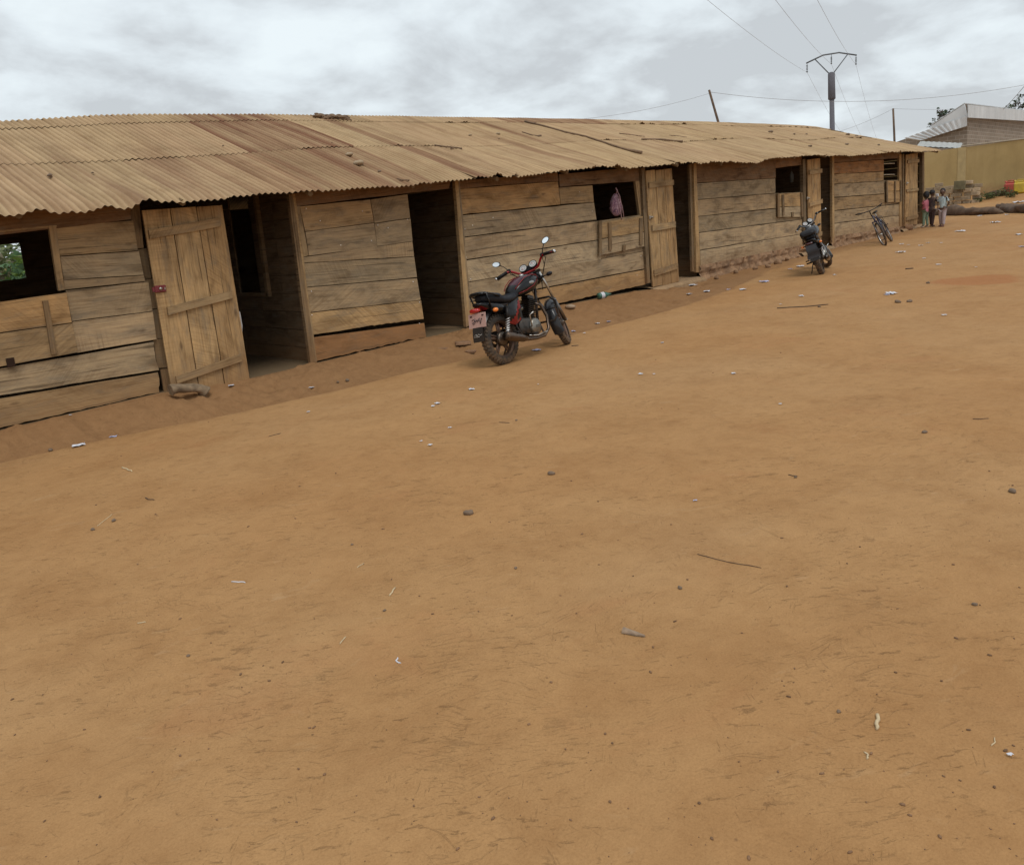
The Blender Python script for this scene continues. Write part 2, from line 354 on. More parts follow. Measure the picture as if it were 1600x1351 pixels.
    h = mth(t, 'SUBTRACT', mth(t, 'ADD', mth(t, 'MULTIPLY', mid, .8), mth(t, 'MULTIPLY', sm, .45)), mth(t, 'MULTIPLY', mth(t, 'MAXIMUM', mth(t, 'MULTIPLY', hs, .7), sf), .30))
    n1 = bump(t, b, h, .6, .035)
    fine = mth(t, 'ADD', noise(t, P, 55, 5, .7), mth(t, 'MULTIPLY', noise(t, P, 22, 4, .6), 1.2))
    bump(t, b, fine, .38, .006, n1)
    return m
M['ground'] = ground_mat('red_earth')
# ================================================================ GROUND
def axis(segs):
    a = []
    for x0, x1, st in segs:
        n = max(1, int(round((x1-x0)/st))); a += list(np.linspace(x0, x1, n, endpoint=False))
    return np.array(a+[segs[-1][1]])
gx = axis([(-400, -60, 40), (-60, -10, 5), (-10, -2, .5), (-2, 0, .1), (0, 9, .035), (9, 14, .05), (14, 30, .09), (30, 46, .4), (46, 100, 4), (100, 600, 50)])
gy = axis([(-400, -30, 30), (-30, -4, 2), (-4, 0, .3), (0, 6.4, .05), (6.4, 9.1, .035), (9.1, 12, .3), (12, 30, 2), (30, 600, 40)])
XX, YY = np.meshgrid(gx, gy, indexing='ij')
ZZ = gz(XX, YY)
nx, ny = XX.shape
me = bpy.data.meshes.new('ground')
verts = np.stack([XX, YY, ZZ], -1).reshape(-1, 3)
i0 = (np.arange(nx-1)[:, None]*ny+np.arange(ny-1)[None, :]).ravel()
quads = np.stack([i0, i0+ny, i0+ny+1, i0+1], 1)
me.vertices.add(len(verts)); me.vertices.foreach_set('co', verts.astype(np.float32).ravel())
me.loops.add(quads.size); me.loops.foreach_set('vertex_index', quads.astype(np.int32).ravel())
me.polygons.add(len(quads)); me.polygons.foreach_set('loop_start', np.arange(0, quads.size, 4, dtype=np.int32)); me.polygons.foreach_set('loop_total', np.full(len(quads), 4, dtype=np.int32))
me.update(calc_edges=True); me.polygons.foreach_set('use_smooth', np.ones(len(quads), dtype=bool))
ca = me.color_attributes.new('tone', 'FLOAT_COLOR', 'POINT')
ye = np.interp(XX, _edge[:, 0], _edge[:, 1]); gdp = np.interp(XX, _gd[:, 0], _gd[:, 1])
fray = (fbm(XX*2, YY*2, 31)-.47)*.25
red = sstep(-.10, .20, YY-ye+fray*.9+(fbm(XX*9, YY*9, 77)-.47)*.25)*np.where(XX < 27, 1, 0)*np.clip(gdp/.07+.55, 0, 1)
_pc = G(1525, 438)
pa = nrm(G(1590, 432)-G(1450, 442))
du = (XX-_pc[0])*pa[0]+(YY-_pc[1])*pa[1]; dv = -(XX-_pc[0])*pa[1]+(YY-_pc[1])*pa[0]
_hl = float(np.linalg.norm(G(1590, 432)[:2]-G(1450, 442)[:2]))/2; _hw = float(np.linalg.norm(G(1525, 444)[:2]-G(1525, 431)[:2]))/2
pud = sstep(1.15, .8, np.sqrt((du/_hl)**2+(dv/_hw)**2)+fray*3.0)
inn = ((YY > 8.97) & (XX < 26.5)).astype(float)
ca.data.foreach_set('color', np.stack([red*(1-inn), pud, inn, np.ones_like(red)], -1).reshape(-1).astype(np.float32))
me.materials.append(M['ground'])
go = bpy.data.objects.new('ground', me); col.objects.link(go); tag(go, kind='structure')
# ================================================================ SHED
shed = empty('wooden_shed', 'long weathered plank shed with a rusty corrugated roof and open doorways', 'shed', (3, W, float(gz0(3, 8.9))))
def ch(o):
    """world-space part under a thing whose empty is not at the origin"""
    return o
def place(o, parent):
    o.parent = parent; o.matrix_parent_inverse = parent.matrix_basis.inverted(); return o
def Zm(s, ox, oy):
    return lambda x, y: (ox+x/s, oy+y/s)
z1 = Zm(3.97, 0, 280); z2 = Zm(3.97, 300, 280); z3 = Zm(3.97, 680, 240); z5 = Zm(5.63, 1040, 220); z6 = Zm(6.15, 1230, 230)
TONES = {'g': (.335, .245, .148), 'b': (.355, .238, .125), 'l': (.390, .290, .180), 'r': (.33, .165, .070), 'd': (.20, .135, .075), 'w': (.41, .265, .130), 'h': (.205, .118, .062), 'i': (.145, .098, .058)}  # last tone: inner-wall wood darkened, indoor shade put into its colour
def tone(k, j=.10):
    a = TONES[k]; f = 1+random.uniform(-j, j); g = random.uniform(-.04, .04)
    return (a[0]*f*(1+g), a[1]*f, a[2]*f*(1-g))
def plank(mb, TL, TR, BR, BL, y0, th=.024, k='b', gap=-.001, jag=0.0, jagend=None, ang=None, j=.1, px=True, vert=False, wob=.0025, fr=None):
    """a board whose four corners are given on the wall plane; front face at y0, thickness behind it"""
    if px: TL, TR, BR, BL = [tuple(onY(*p, W)[[0, 2]]) for p in (TL, TR, BR, BL)]
    TL, TR, BR, BL = map(np.array, (TL, TR, BR, BL))
    if vert:                                     # run along the vertical
        TL, TR, BR, BL = BL, TL, TR, BR
    L = max(np.linalg.norm(TR-TL), np.linalg.norm(BR-BL)); H = (np.linalg.norm(TL-BL)+np.linalg.norm(TR-BR))/2
    n = max(2, int(L/(.07 if jag == 0 else .03))); m = 3
    ao, bo = random.uniform(0, 80), random.uniform(0, 80)
    an = random.choice([.9, 1.1, -.9, 1.3, 1.5, .7, -1.2, 1.57]) if ang is None else ang
    ca_, sa_ = math.cos(an), math.sin(an)
    c = tone(k, j); tl, tr = random.uniform(-.004, .004), random.uniform(-.004, .004)
    s1, s2 = random.uniform(0, 99), random.uniform(0, 99)
    F = []; 
    for i in range(n+1):
        a = i/n; top = TL+(TR-TL)*a; bot = BL+(BR-BL)*a; d = (top-bot)/max(np.linalg.norm(top-bot), 1e-6)
        wt = mnoise.noise(Vector((a*L*2.2, s1, 0)))*wob*2; wb = mnoise.noise(Vector((a*L*2.2, s2, 0)))*wob*2
        jg = 0
        if jag > 0:
            jg = jag*(abs(mnoise.noise(Vector((a*L*5, s2, 3))))*1.2+abs(mnoise.noise(Vector((a*L*22, s2, 5))))*.6)
            if fr is not None: jg *= max(0.15, 1-abs(a-fr[0])/fr[1])
        top = top-d*(gap+wt); bot = bot+d*(gap+wb+jg)
        row = []
        for q in range(m+1):
            b = q/m; p = bot+(top-bot)*b
            if jagend and i in (0, n):
                if (jagend == 'R' and i == n) or (jagend == 'L' and i == 0):
                    e = (TR-TL)/L*(abs(mnoise.noise(Vector((b*3, s1, 8))))*.09+.01); p = p-e if i == n else p+e
            row.append((p[0], y0+(tl*(b-.5)+tr*(a-.5)), p[1]))
        F.append(row)
    base = len(mb.v); mm = m+1
    for row in F: mb.v += row
    for row in F: mb.v += [(x, y+th, z) for x, y, z in row]
    off = (n+1)*mm
    def uvp(i, q):
        a, b = i/n*L+ao, q/m*H+bo; return (a, b)
    def rot(p): return (p[0]*ca_-p[1]*sa_, p[0]*sa_+p[1]*ca_)
    for i in range(n):
        for q in range(m):
            idx = (base+i*mm+q, base+(i+1)*mm+q, base+(i+1)*mm+q+1, base+i*mm+q+1)
            uv = [uvp(i, q), uvp(i+1, q), uvp(i+1, q+1), uvp(i, q+1)]; u2 = [rot(p) for p in uv]
            mb.face(idx, uv, u2, c); mb.face([k_+off for k_ in idx[::-1]], uv[::-1], u2[::-1], c)
    def strip(a, b, s): 
        uv = [(ao+s*.1, bo), (ao+s*.1+.07, bo), (ao+s*.1+.07, bo+th), (ao+s*.1, bo+th)]
        mb.face((a, a+off, b+off, b), uv, None, tuple(x*.8 for x in c))
    for i in range(n):
        strip(base+(i)*mm, base+(i+1)*mm, i); strip(base+(i+1)*mm+m, base+i*mm+m, i)
    for q in range(m):
        strip(base+q+1, base+q, q); strip(base+n*mm+q, base+n*mm+q+1, q)
def nails(mb, pts, y):
    for u, v in pts:
        p = onY(u, v, W); mb.box((p[0], y, p[2]), (.011, .006, .011))
M['nail'] = plain('rusty_iron', (.035, .02, .014), .95, .0, spec=.1)
FW = W-.0
# ---- front wall left of the first doorway
b = MB()
Z = z1
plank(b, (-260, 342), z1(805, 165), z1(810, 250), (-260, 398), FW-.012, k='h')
plank(b, z1(348, 292), z1(828, 258), z1(855, 440), z1(372, 476), FW, k='b', jagend=None)
plank(b, z1(375, 482), z1(862, 446), z1(890, 592), z1(396, 624), FW, k='g')
plank(b, z1(396, 628), z1(892, 598), z1(900, 632), z1(402, 684), FW, k='g')
plank(b, z1(408, 690), z1(920, 638), z1(945, 815), z1(446, 880), FW-.004, k='g')
plank(b, z1(448, 886), z1(948, 822), z1(970, 992), z1(478, 1076), FW-.002, k='l')
plank(b, (-262, 621), z1(965, 1003), z1(992, 1186), (-262, 661), FW-.006, k='g', jagend='R', gap=.006, jag=.006)
plank(b, (-262, 666), z1(990, 1196), z1(1005, 1318), (-258, 727), FW-.002, k='b', jag=.016, jagend='R', gap=0)
# boards left of the window, out of frame but real
for a, c_ in ((402, 440), (444, 480), (484, 524), (528, 570), (574, 618)):
    plank(b, (-262, a), (-120, a-14), (-118, c_-14), (-262, c_), FW, k='g')
# corner upright behind the door, in short pieces
for a, c_, x0, x1 in ((140, 430, 812, 850), (436, 620, 862, 900), (626, 805, 895, 935), (812, 990, 940, 970), (996, 1172, 958, 1000), (1180, 1330, 1000, 1045)):
    plank(b, z1(x0, a), z1(x1+20, a-8), z1(x1+45, c_-4), z1(x0+25, c_), FW+.026, k='d', vert=True)
place(b.build('front_wall', M['wood']), shed)
# window opening frame and dropped shutter
b = MB()
plank(b, (-118, 371), (88, 351), (88, 354.5), (-118, 375), FW-.014, th=.04, k='b', gap=0)
plank(b, z1(300, 290), z1(345, 286), z1(400, 686), z1(360, 692), FW-.016, th=.05, k='b', vert=True, gap=0)
plank(b, (-120, 375), (-105, 374), (-102, 478), (-118, 480), FW-.016, th=.05, k='r', vert=True, gap=0)
wf = place(b.build('window_frame', M['wood']), shed)
b = MB()
plank(b, (-116, 487), z1(405, 702), z1(440, 890), (-114, 535), FW-.030, k='w', ang=.8, gap=.002)
plank(b, (-114, 536), z1(442, 893), z1(478, 1072), (-112, 593), FW-.030, k='b', ang=-.6, gap=.002)
sh = place(b.build('window_shutter', M['wood']), shed)
b = MB(); plank(b, z1(252, 755), z1(290, 752), z1(345, 1080), z1(310, 1086), FW-.056, k='d', vert=True, gap=0)
o = b.build('batten', M['wood'], sh)
b = MB(); p = onY(15, 566, W); b.box((p[0], FW-.038, p[2]), (.07, .012, .09)); o = b.build('hinge', M['nail'], sh)
# ---- doors
def door(bounds, boards, battens, y, k='w', lock=None, lockc=None, name='door'):
    """bounds TL,TR,BR,BL px; boards = fractions; battens = (f0,f1,g0,g1) across"""
    TL, TR, BR, BL = [onY(*p, W)[[0, 2]] for p in bounds]
    mb = MB()
    for f0, f1 in zip(boards[:-1], boards[1:]):
        q = lambda f, g: tuple((TL+(TR-TL)*f)*(1-g)+(BL+(BR-BL)*f)*g)
        dl = random.uniform(-.008, .008)
        plank(mb, q(f0, dl), q(f1, dl), q(f1, 1+dl), q(f0, 1+dl), y, th=.026, k=k, px=False, vert=True, gap=.0045, wob=.001, jag=.004)
    d = place(mb.build(name, M['wood']), shed)
    for g0, g1, f0, f1, hh in battens:
        mb = MB(); q = lambda f, g: (TL+(TR-TL)*f)*(1-g)+(BL+(BR-BL)*f)*g
        a = q(f0, g0); c_ = q(f1, g1); up = np.array([0, hh/2])
        plank(mb, tuple(a+up), tuple(c_+up), tuple(c_-up), tuple(a-up), y-.029, th=.028, k='b', px=False, gap=0)
        mb.build('batten', M['wood'], d)
    return d
d1 = door([z1(862, 195), z1(1360, 160), z1(1533, 1237), z1(1050, 1330)], [0, .335, .66, 1], [(.13, .095, .03, .93, .095), (.545, .50, .10, .93, .085), (.925, .865, .07, .92, .085)], W-.075, lock=1)
M['redlock'] = plain('maroon_lock_paint', (.16, .02, .025), .45); M['steel'] = plain('worn_steel', (.42, .40, .36), .35, 1.0, dust=.3)
p = onY(*z1(975, 680), W)
b = MB(); b.box((p[0], W-.085, p[2]), (.125, .02, .075), bev=.008); b.box((p[0]-.075, W-.085, p[2]), (.02, .016, .05)); lk = b.build('lock_plate', M['redlock'], d1)
b = MB(); b.lathe([(.0, -.012), (.016, -.012), (.018, 0)], (p[0], W-.096, p[2]), (0, 1, 0), 14); b.lathe([(.0, -.02), (.007, -.02), (.007, 0)], (p[0], W-.096, p[2]), (0, 1, 0), 8); b.build('keyhole', M['steel'], lk); b = MB(); b.box((p[0]+.045, W-.099, p[2]), (.012, .006, .025)); b.build('rivet', M['steel'], lk)
d3 = door([z3(1280, 110), z3(1442, 92), z3(1490, 790), z3(1325, 828)], [0, .36, .70, 1], [(.125, .125, .06, 1.0, .10), (.49, .49, .08, .97, .11), (.88, .86, .05, .95, .11)], W-.09)
d4 = door([z5(1215, 168), z5(1330, 155), z5(1342, 905), z5(1228, 930)], [0, .32, 1], [(.15, .15, .08, 1.05, .10), (.52, .5, .05, 1.05, .10), (.9, .88, .05, .98, .10)], W-.09)
d5 = door([z6(1112, 78), z6(1225, 66), z6(1222, 745), z6(1100, 762)], [0, .3, 1], [(.10, .10, .08, 1.05, .10), (.50, .50, .05, 1.0, .08), (.90, .88, .05, .98, .10)], W-.09)
for d, q in ((d3, z3(1312, 398)), (d4, z5(1218, 510)), (d5, z6(1118, 350))):
    p = onY(*q, W); b = MB(); b.box((p[0], W-.10, p[2]), (.085, .03, .05), bev=.006); b.lathe([(.0, -.02), (.018, -.02), (.02, 0)], (p[0]+.01, W-.115, p[2]), (0, 1, 0), 10); b.box((p[0]-.045, W-.1, p[2]), (.03, .02, .07), bev=.004)
    b.build('lock_plate', M['steel'], d)
# ---- bay between first and second doorways
b = MB()
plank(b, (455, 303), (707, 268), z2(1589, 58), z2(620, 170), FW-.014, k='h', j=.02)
plank(b, z2(670, 170), z2(1105, 128), z2(1128, 268), z2(702, 322), FW, k='b')
plank(b, z2(1108, 128), z2(1336, 96), z2(1352, 240), z2(1132, 272), FW-.004, k='g')
plank(b, z2(704, 326), z2(1130, 274), z2(1148, 420), z2(725, 474), FW-.003, k='g')
plank(b, z2(1134, 276), z2(1355, 246), z2(1368, 384), z2(1150, 416), FW, k='g')
plank(b, z2(684, 486), z2(1366, 388), z2(1376, 478), z2(690, 518), FW-.006, k='g', jag=.006)
plank(b, z2(690, 522), z2(1378, 482), z2(1395, 608), z2(708, 668), FW-.002, k='g', ang=1.2)
plank(b, z2(706, 674), z2(1396, 614), z2(1418, 748), z2(724, 826), FW, k='g', ang=-.55)
plank(b, z2(724, 832), z2(1420, 752), z2(1436, 866), z2(740, 966), FW-.003, k='w', ang=.8, jag=.03, fr=(.62, .5))
plank(b, z2(742, 984), z2(1440, 893), z2(1452, 980), z2(770, 1128), FW-.003, k='r', ang=.5, jag=.06, fr=(.6, .5))
plank(b, z2(632, 170), z2(668, 168), z2(722, 474), z2(690, 482), FW-.004, k='b', vert=True)
plank(b, z2(660, 488), z2(690, 486), z2(768, 1128), z2(745, 1132), FW+.02, k='d', vert=True)
for q in ((478, 326), (500, 345), (566, 330), (590, 352), (606, 356), (532, 383), (636, 343), (580, 376), (486, 455), (487, 492), (655, 472), (645, 440), (655, 505)): nails(b, [q], FW-.006)
place(b.build('front_wall', M['wood']), shed)
def post(TL, TR, BR, BL, y, th, k='w', name='post'):
    b = MB(); plank(b, TL, TR, BR, BL, y, th=th, k=k, vert=True, gap=0, wob=.004); return place(b.build(name, M['wood']), shed)
post(z2(585, 95), z2(612, 92), z2(760, 1158), z2(726, 1160), W-.05, .06, 'd')
post(z2(608, 92), z2(632, 92), z2(768, 1130), z2(752, 1150), W-.03, .05, 'w')
post(z3(108, 170), z3(128, 168), z3(208, 1060), z3(180, 1075), W-.05, .06, 'w')
post(z3(122, 168), z3(142, 166), z3(222, 1052), z3(207, 1060), W-.03, .05, 'g')
post(z5(226, 200), z5(250, 198), z5(290, 1158), z5(252, 1158), W-.05, .06, 'w')
post(z5(205, 205), z5(228, 203), z5(248, 1150), z5(232, 1150), W-.01, .05, 'd')
post(z5(1448, 120), z5(1466, 118), z5(1470, 905), z5(1450, 905), W-.05, .06, 'w')
post(z6(1290, 45), z6(1308, 44), z6(1310, 752), z6(1294, 756), W-.03, .10, 'd')
post(z6(1068, 70), z6(1092, 68), z6(1096, 770), z6(1075, 775), W-.02, .05, 'w')
post(z6(1094, 70), z6(1108, 68), z6(1104, 765), z6(1096, 770), W-.05, .08, 'd')
post(z5(1190, 165), z5(1212, 162), z5(1225, 900), z5(1202, 905), W-.05, .08, 'd')
post(z3(1262, 92), z3(1284, 90), z3(1318, 800), z3(1300, 805), W-.06, .08, 'd')
# ---- bay between second and third doorways
b = MB()
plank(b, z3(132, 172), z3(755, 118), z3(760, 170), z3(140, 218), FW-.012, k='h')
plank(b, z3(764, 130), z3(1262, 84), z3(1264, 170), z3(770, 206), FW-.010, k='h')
plank(b, z3(142, 222), z3(760, 174), z3(775, 316), z3(160, 378), FW-.004, k='w', ang=1.0, j=.02)
plank(b, z3(768, 212), z3(975, 198), z3(984, 300), z3(780, 314), FW, k='b')
plank(b, z3(150, 386), z3(985, 304), z3(1000, 412), z3(162, 518), FW, k='l', ang=1.1)
plank(b, z3(162, 524), z3(1003, 420), z3(1015, 532), z3(178, 658), FW-.003, k='l')
plank(b, z3(180, 666), z3(1012, 540), z3(1300, 490), z3(1300, 602), FW-.002, k='l') if False else None
plank(b, z3(180, 666), z3(1015, 538), z3(1026, 656), z3(196, 796), FW-.002, k='l')
plank(b, z3(1002, 420), z3(1290, 378), z3(1302, 602), z3(1026, 652), FW+.004, k='g')
plank(b, z3(197, 802), z3(1302, 606), z3(1304, 712), z3(206, 918), FW, k='l')
plank(b, z3(208, 926), z3(1304, 720), z3(1308, 812), z3(216, 1050), FW-.004, k='w', jag=.02)
for q in ((726, 358), (728, 402), (735, 436), (738, 352), (770, 340), (905, 300), (925, 330), (1001, 400), (995, 430)): nails(b, [q], FW-.006)
place(b.build('front_wall', M['wood']), shed)
b = MB()
plank(b, z3(1240, 172), z3(1264, 170), z3(1290, 378), z3(1268, 382), FW-.008, th=.05, k='b', vert=True, gap=0)
place(b.build('window_frame', M['wood']), shed)
b = MB()
plank(b, z3(1010, 428), z3(1284, 388), z3(1290, 484), z3(1018, 528), FW-.04, k='w', gap=.002)
plank(b, z3(1018, 532), z3(1290, 488), z3(1298, 574), z3(1026, 630), FW-.04, k='l', gap=.002)
sh = place(b.build('window_shutter', M['wood']), shed)
for a in ((1058, 430, 1080, 598), (1253, 402, 1270, 565), (1148, 570, 1164, 606), (1000, 418, 1018, 632)):
    b = MB(); plank(b, z3(a[0], a[1]), z3(a[0]+18, a[1]-3), z3(a[2], a[3]), z3(a[2]-18, a[3]+3), FW-.066, k='d', vert=True, gap=0, th=.024)
    b.build('batten', M['wood'], sh)
# ---- bay between third and fourth doorways
b = MB()
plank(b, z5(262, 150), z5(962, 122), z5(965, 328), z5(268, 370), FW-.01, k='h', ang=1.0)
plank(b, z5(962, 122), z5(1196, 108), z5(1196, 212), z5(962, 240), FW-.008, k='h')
plank(b, z5(268, 376), z5(965, 332), z5(968, 458), z5(272, 516), FW, k='g', ang=1.1)
plank(b, z5(274, 522), z5(970, 464), z5(972, 590), z5(282, 664), FW-.002, k='g')
plank(b, z5(284, 670), z5(975, 598), z5(975, 716), z5(292, 806), FW, k='g')
plank(b, z5(968, 462), z5(1195, 452), z5(1196, 690), z5(974, 714), FW+.006, k='g')
plank(b, z5(294, 812), z5(1196, 694), z5(1200, 818), z5(302, 960), FW-.003, k='l', ang=1.57)
plank(b, z5(304, 968), z5(1200, 822), z5(1206, 926), z5(308, 1106), FW-.002, k='l', ang=1.57)
place(b.build('front_wall', M['wood']), shed)
b = MB()
plank(b, z5(968, 466), z5(1180, 456), z5(1184, 576), z5(972, 582), FW-.04, k='w', gap=.002)
plank(b, z5(972, 585), z5(1184, 579), z5(1188, 672), z5(976, 672), FW-.04, k='l', gap=.002)
sh = place(b.build('window_shutter', M['wood']), shed)
for a in ((1004, 478, 1024, 656), (1168, 458, 1190, 670), (964, 466, 984, 674), (1090, 630, 1104, 668)):
    b = MB(); plank(b, z5(a[0], a[1]), z5(a[0]+16, a[1]-3), z5(a[2], a[3]), z5(a[2]-16, a[3]+3), FW-.066, k='d', vert=True, gap=0)
    b.build('batten', M['wood'], sh)
# ---- last bay
b = MB()
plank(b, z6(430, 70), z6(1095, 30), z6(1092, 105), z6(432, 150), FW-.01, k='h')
plank(b, z6(434, 154), z6(925, 122), z6(928, 230), z6(438, 258), FW-.004, k='r', ang=.5)
plank(b, z6(440, 264), z6(926, 236), z6(926, 322), z6(442, 352), FW, k='b')
plank(b, z6(442, 358), z6(926, 328), z6(930, 446), z6(443, 480), FW-.002, k='g')
plank(b, z6(443, 488), z6(930, 452), z6(936, 556), z6(443, 608), FW, k='b', jag=.006)
plank(b, z6(928, 318), z6(1074, 316), z6(1074, 540), z6(934, 556), FW+.006, k='g')
plank(b, z6(443, 615), z6(1072, 548), z6(1074, 652), z6(443, 730), FW-.002, k='g')
plank(b, z6(443, 738), z6(1074, 658), z6(1076, 772), z6(445, 866), FW, k='l', ang=1.57)
place(b.build('front_wall', M['wood']), shed)
b = MB()
plank(b, z6(945, 324), z6(1072, 324), z6(1072, 420), z6(946, 424), FW-.04, k='w', gap=.002)
plank(b, z6(946, 427), z6(1072, 423), z6(1072, 530), z6(946, 530), FW-.04, k='w', gap=.002)
sh = place(b.build('window_shutter', M['wood']), shed)
for a in ((1012, 330, 1024, 526), (932, 322, 948, 534), (1066, 324, 1080, 524)):
    b = MB(); plank(b, z6(a[0], a[1]), z6(a[0]+12, a[1]-3), z6(a[2], a[3]), z6(a[2]-12, a[3]+3), FW-.066, k='d', vert=True, gap=0)
    b.build('batten', M['wood'], sh)
for q in (160, 266):
    b = MB(); b.tube([tuple(onY(*z6(928, q), W)), tuple(onY(*z6(1030, q-4), W))], .013, 6); place(b.build('window_bar', plain('pale_pole', (.5, .42, .3), .8)), shed)
# ---- rubble footing under the two far bays
M['rubble'] = plain('mud_stone', (.25, .145, .078), .95, var=.35, scale=6, bump=.8)
for x0, x1 in ((14.2, 19.3), (20.4, 26.4)):
    b = MB(); rows = []
    for x in np.arange(x0, x1, .05):
        zb = float(gz0(x, 8.93)); qa, qb = (onY(1094, 417, W), onY(1245, 386, W)) if x < 20 else (onY(1302, 371, W), onY(1407, 355, W)); zt = float(np.interp(x, [qa[0], qb[0]], [qa[2], qb[2]]))+.01
        bl_ = math.floor(x/.27+.5*0); gp = abs((x/.27) % 1-.5)
        row = []
        for q in range(8):
            f = q/7; cr_ = .035*(gp > .42)+.03*(abs(f-.5) < .08)
            nn_ = mnoise.noise(Vector((x*3.3, f*2, 1)))*.07+mnoise.noise(Vector((x*11, f*5, 3)))*.035
            row.append((x, W-.05-.07*(1-f)-nn_+cr_, zb-.08+(zt+.015-zb+.08)*f))
        rows.append(row+[(x, W+.05, zt+.015)])
    b.grid(rows, sm=False, flip=True); place(b.build('footing', M['rubble']), shed)
M['sill'] = plain('packed_mud', (.30, .19, .10), .95, var=.2, bump=.5)
def sill(x0, x1, zr0, zr1, y=8.9):
    n = 14; b = MB()
    rows = []
    for i in range(n+1):
        x = x0+(x1-x0)*i/n; z = SL*x; jn = random.uniform(-.02, .02); zt = z+zr0+(zr1-zr0)*i/n
        rows.append([(x, y+.9, zt+.005), (x, y+.12, zt), (x, y+jn, zt-.015), (x, y-.05+jn, zt-.06), (x, y-.08+jn, z-.25)])
    b.grid(rows, sm=False); place(b.build('threshold', M['sill']), shed)
sill(12.45, 14.2, .03, .02, 8.86); sill(18.6, 20.35, 0.02, 0.02, 8.88); sill(25.0, 27.0, .02, .02, 8.88); sill(4.1, 5.3, .05, .05, 8.95); sill(7.0, 8.0, .045, .05, 8.92)
# ---- inside: partitions, rear and end walls
def inner(mb, fixed, a0, a1, z0r, z1f, along='y', hole=None, k='i', hb=.235):
    """horizontal boards on a plane x=fixed (along y) or y=fixed (along x)"""
    zr = z0r
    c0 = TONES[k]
    segs = int(max(1, abs(a1-a0)/.6))
    while True:
        done = False
        for i in range(segs):
            s0 = a0+(a1-a0)*i/segs; s1 = a0+(a1-a0)*(i+1)/segs; cm = (s0+s1)/2
            X_ = fixed if along == 'y' else cm; Y_ = cm if along == 'y' else fixed
            top = z1f(X_, Y_)-SL*X_
            if zr > top: continue
            done = True
            if hole and hole[0] < cm < hole[1] and hole[2] < zr+hb/2 < hole[3]: continue
            h = min(hb, top-zr); off = (hash((round(zr, 2), fixed)) % 1000)/20.
            col_ = tuple(v*(1+.12*math.sin(off*7+zr*31)) for v in c0)
            sz = (.022, abs(s1-s0), h-.006) if along == 'y' else (abs(s1-s0), .022, h+.012)
            b0 = len(mb.v); Y_ = Y_+(.012 if along == 'x' and int(round(zr/hb)) % 2 else 0)
            mb.box((X_, Y_, SL*X_+zr+h/2), sz, c=col_, uvo=(off+s0, off))
            if along == 'x':
                for q in range(b0, len(mb.v)):
                    v = mb.v[q]; mb.v[q] = (v[0], v[1], v[2]+SL*(v[0]-X_))
        zr += hb
        if not done: break
E_Z = np.array([[onY(u, v, 8.5)[0], onY(u, v, 8.5)[2]-SL*onY(u, v, 8.5)[0]] for u, v in
    [(0, 333), (50, 330), (100, 328), (130, 327.5), (160, 324), (175, 325), (200, 319), (240, 315), (300, 311), (340, 308), (400, 304), (480, 299), (560, 292), (625, 291), (640, 288), (700, 283), (760, 277), (812, 275), (830, 272), (880, 266), (960, 258), (980, 262), (1020, 259), (1060, 255), (1100, 255), (1140, 252), (1183, 254), (1200, 248), (1240, 244), (1290, 241), (1330, 243), (1400, 237), (1480, 235)]])
R_Z = np.array([[onY(u, v, 12.4)[0], onY(u, v, 12.4)[2]-SL*onY(u, v, 12.4)[0]] for u, v in
    [(0, 192), (80, 187.5), (150, 182.5), (210, 181), (300, 181), (400, 180.5), (500, 182), (650, 184), (800, 186), (900, 187.5), (1000, 190), (1100, 191.5), (1200, 195), (1250, 197), (1290, 200)]])
def roofz(x, y):
    t = (np.asarray(y, float)-8.5)/3.9
    e_ = np.interp(x, E_Z[:, 0], E_Z[:, 1]); r = np.interp(x, R_Z[:, 0], R_Z[:, 1])
    es = np.interp(x, E_Z[::3, 0], E_Z[::3, 1])
    f = np.clip(1-t*3, 0, 1)                      # the eave's dents fade up the slope
    e2 = es+(e_-es)*f
    sag = .03*np.sin(x*1.1)*np.sin(np.pi*np.clip(t, 0, 1))
    return SL*x+e2+(r-e2)*t+sag
XL, XR = -3.0, 27.2
b = MB()
ztop = lambda x, y: float(roofz(x, min(y, 12.4) if y <= 12.4 else 24.8-y))-.10
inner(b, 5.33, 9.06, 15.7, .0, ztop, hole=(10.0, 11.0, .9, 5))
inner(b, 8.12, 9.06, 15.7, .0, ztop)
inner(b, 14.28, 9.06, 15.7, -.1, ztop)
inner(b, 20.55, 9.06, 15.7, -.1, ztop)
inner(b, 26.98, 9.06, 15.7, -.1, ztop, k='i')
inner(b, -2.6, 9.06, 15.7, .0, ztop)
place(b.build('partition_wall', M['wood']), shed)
b = MB()
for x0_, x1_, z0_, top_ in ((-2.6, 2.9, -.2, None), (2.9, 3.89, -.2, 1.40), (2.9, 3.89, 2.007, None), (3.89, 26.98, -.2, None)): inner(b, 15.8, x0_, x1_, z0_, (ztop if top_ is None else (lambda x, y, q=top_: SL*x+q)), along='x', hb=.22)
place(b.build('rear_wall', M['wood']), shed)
b = MB(); plank(b, (5.30, 10.0), (5.30, 10.07), (5.30, 10.07), (5.30, 10.0), 0, px=False) if False else None
b.box((5.29, 10.0, SL*5.3+1.65), (.05, .07, 1.5), c=TONES['d']); b.box((5.29, 10.5, SL*5.3+.93), (.05, 1.0, .05), c=TONES['d'])
place(b.build('inner_frame', M['wood']), shed)
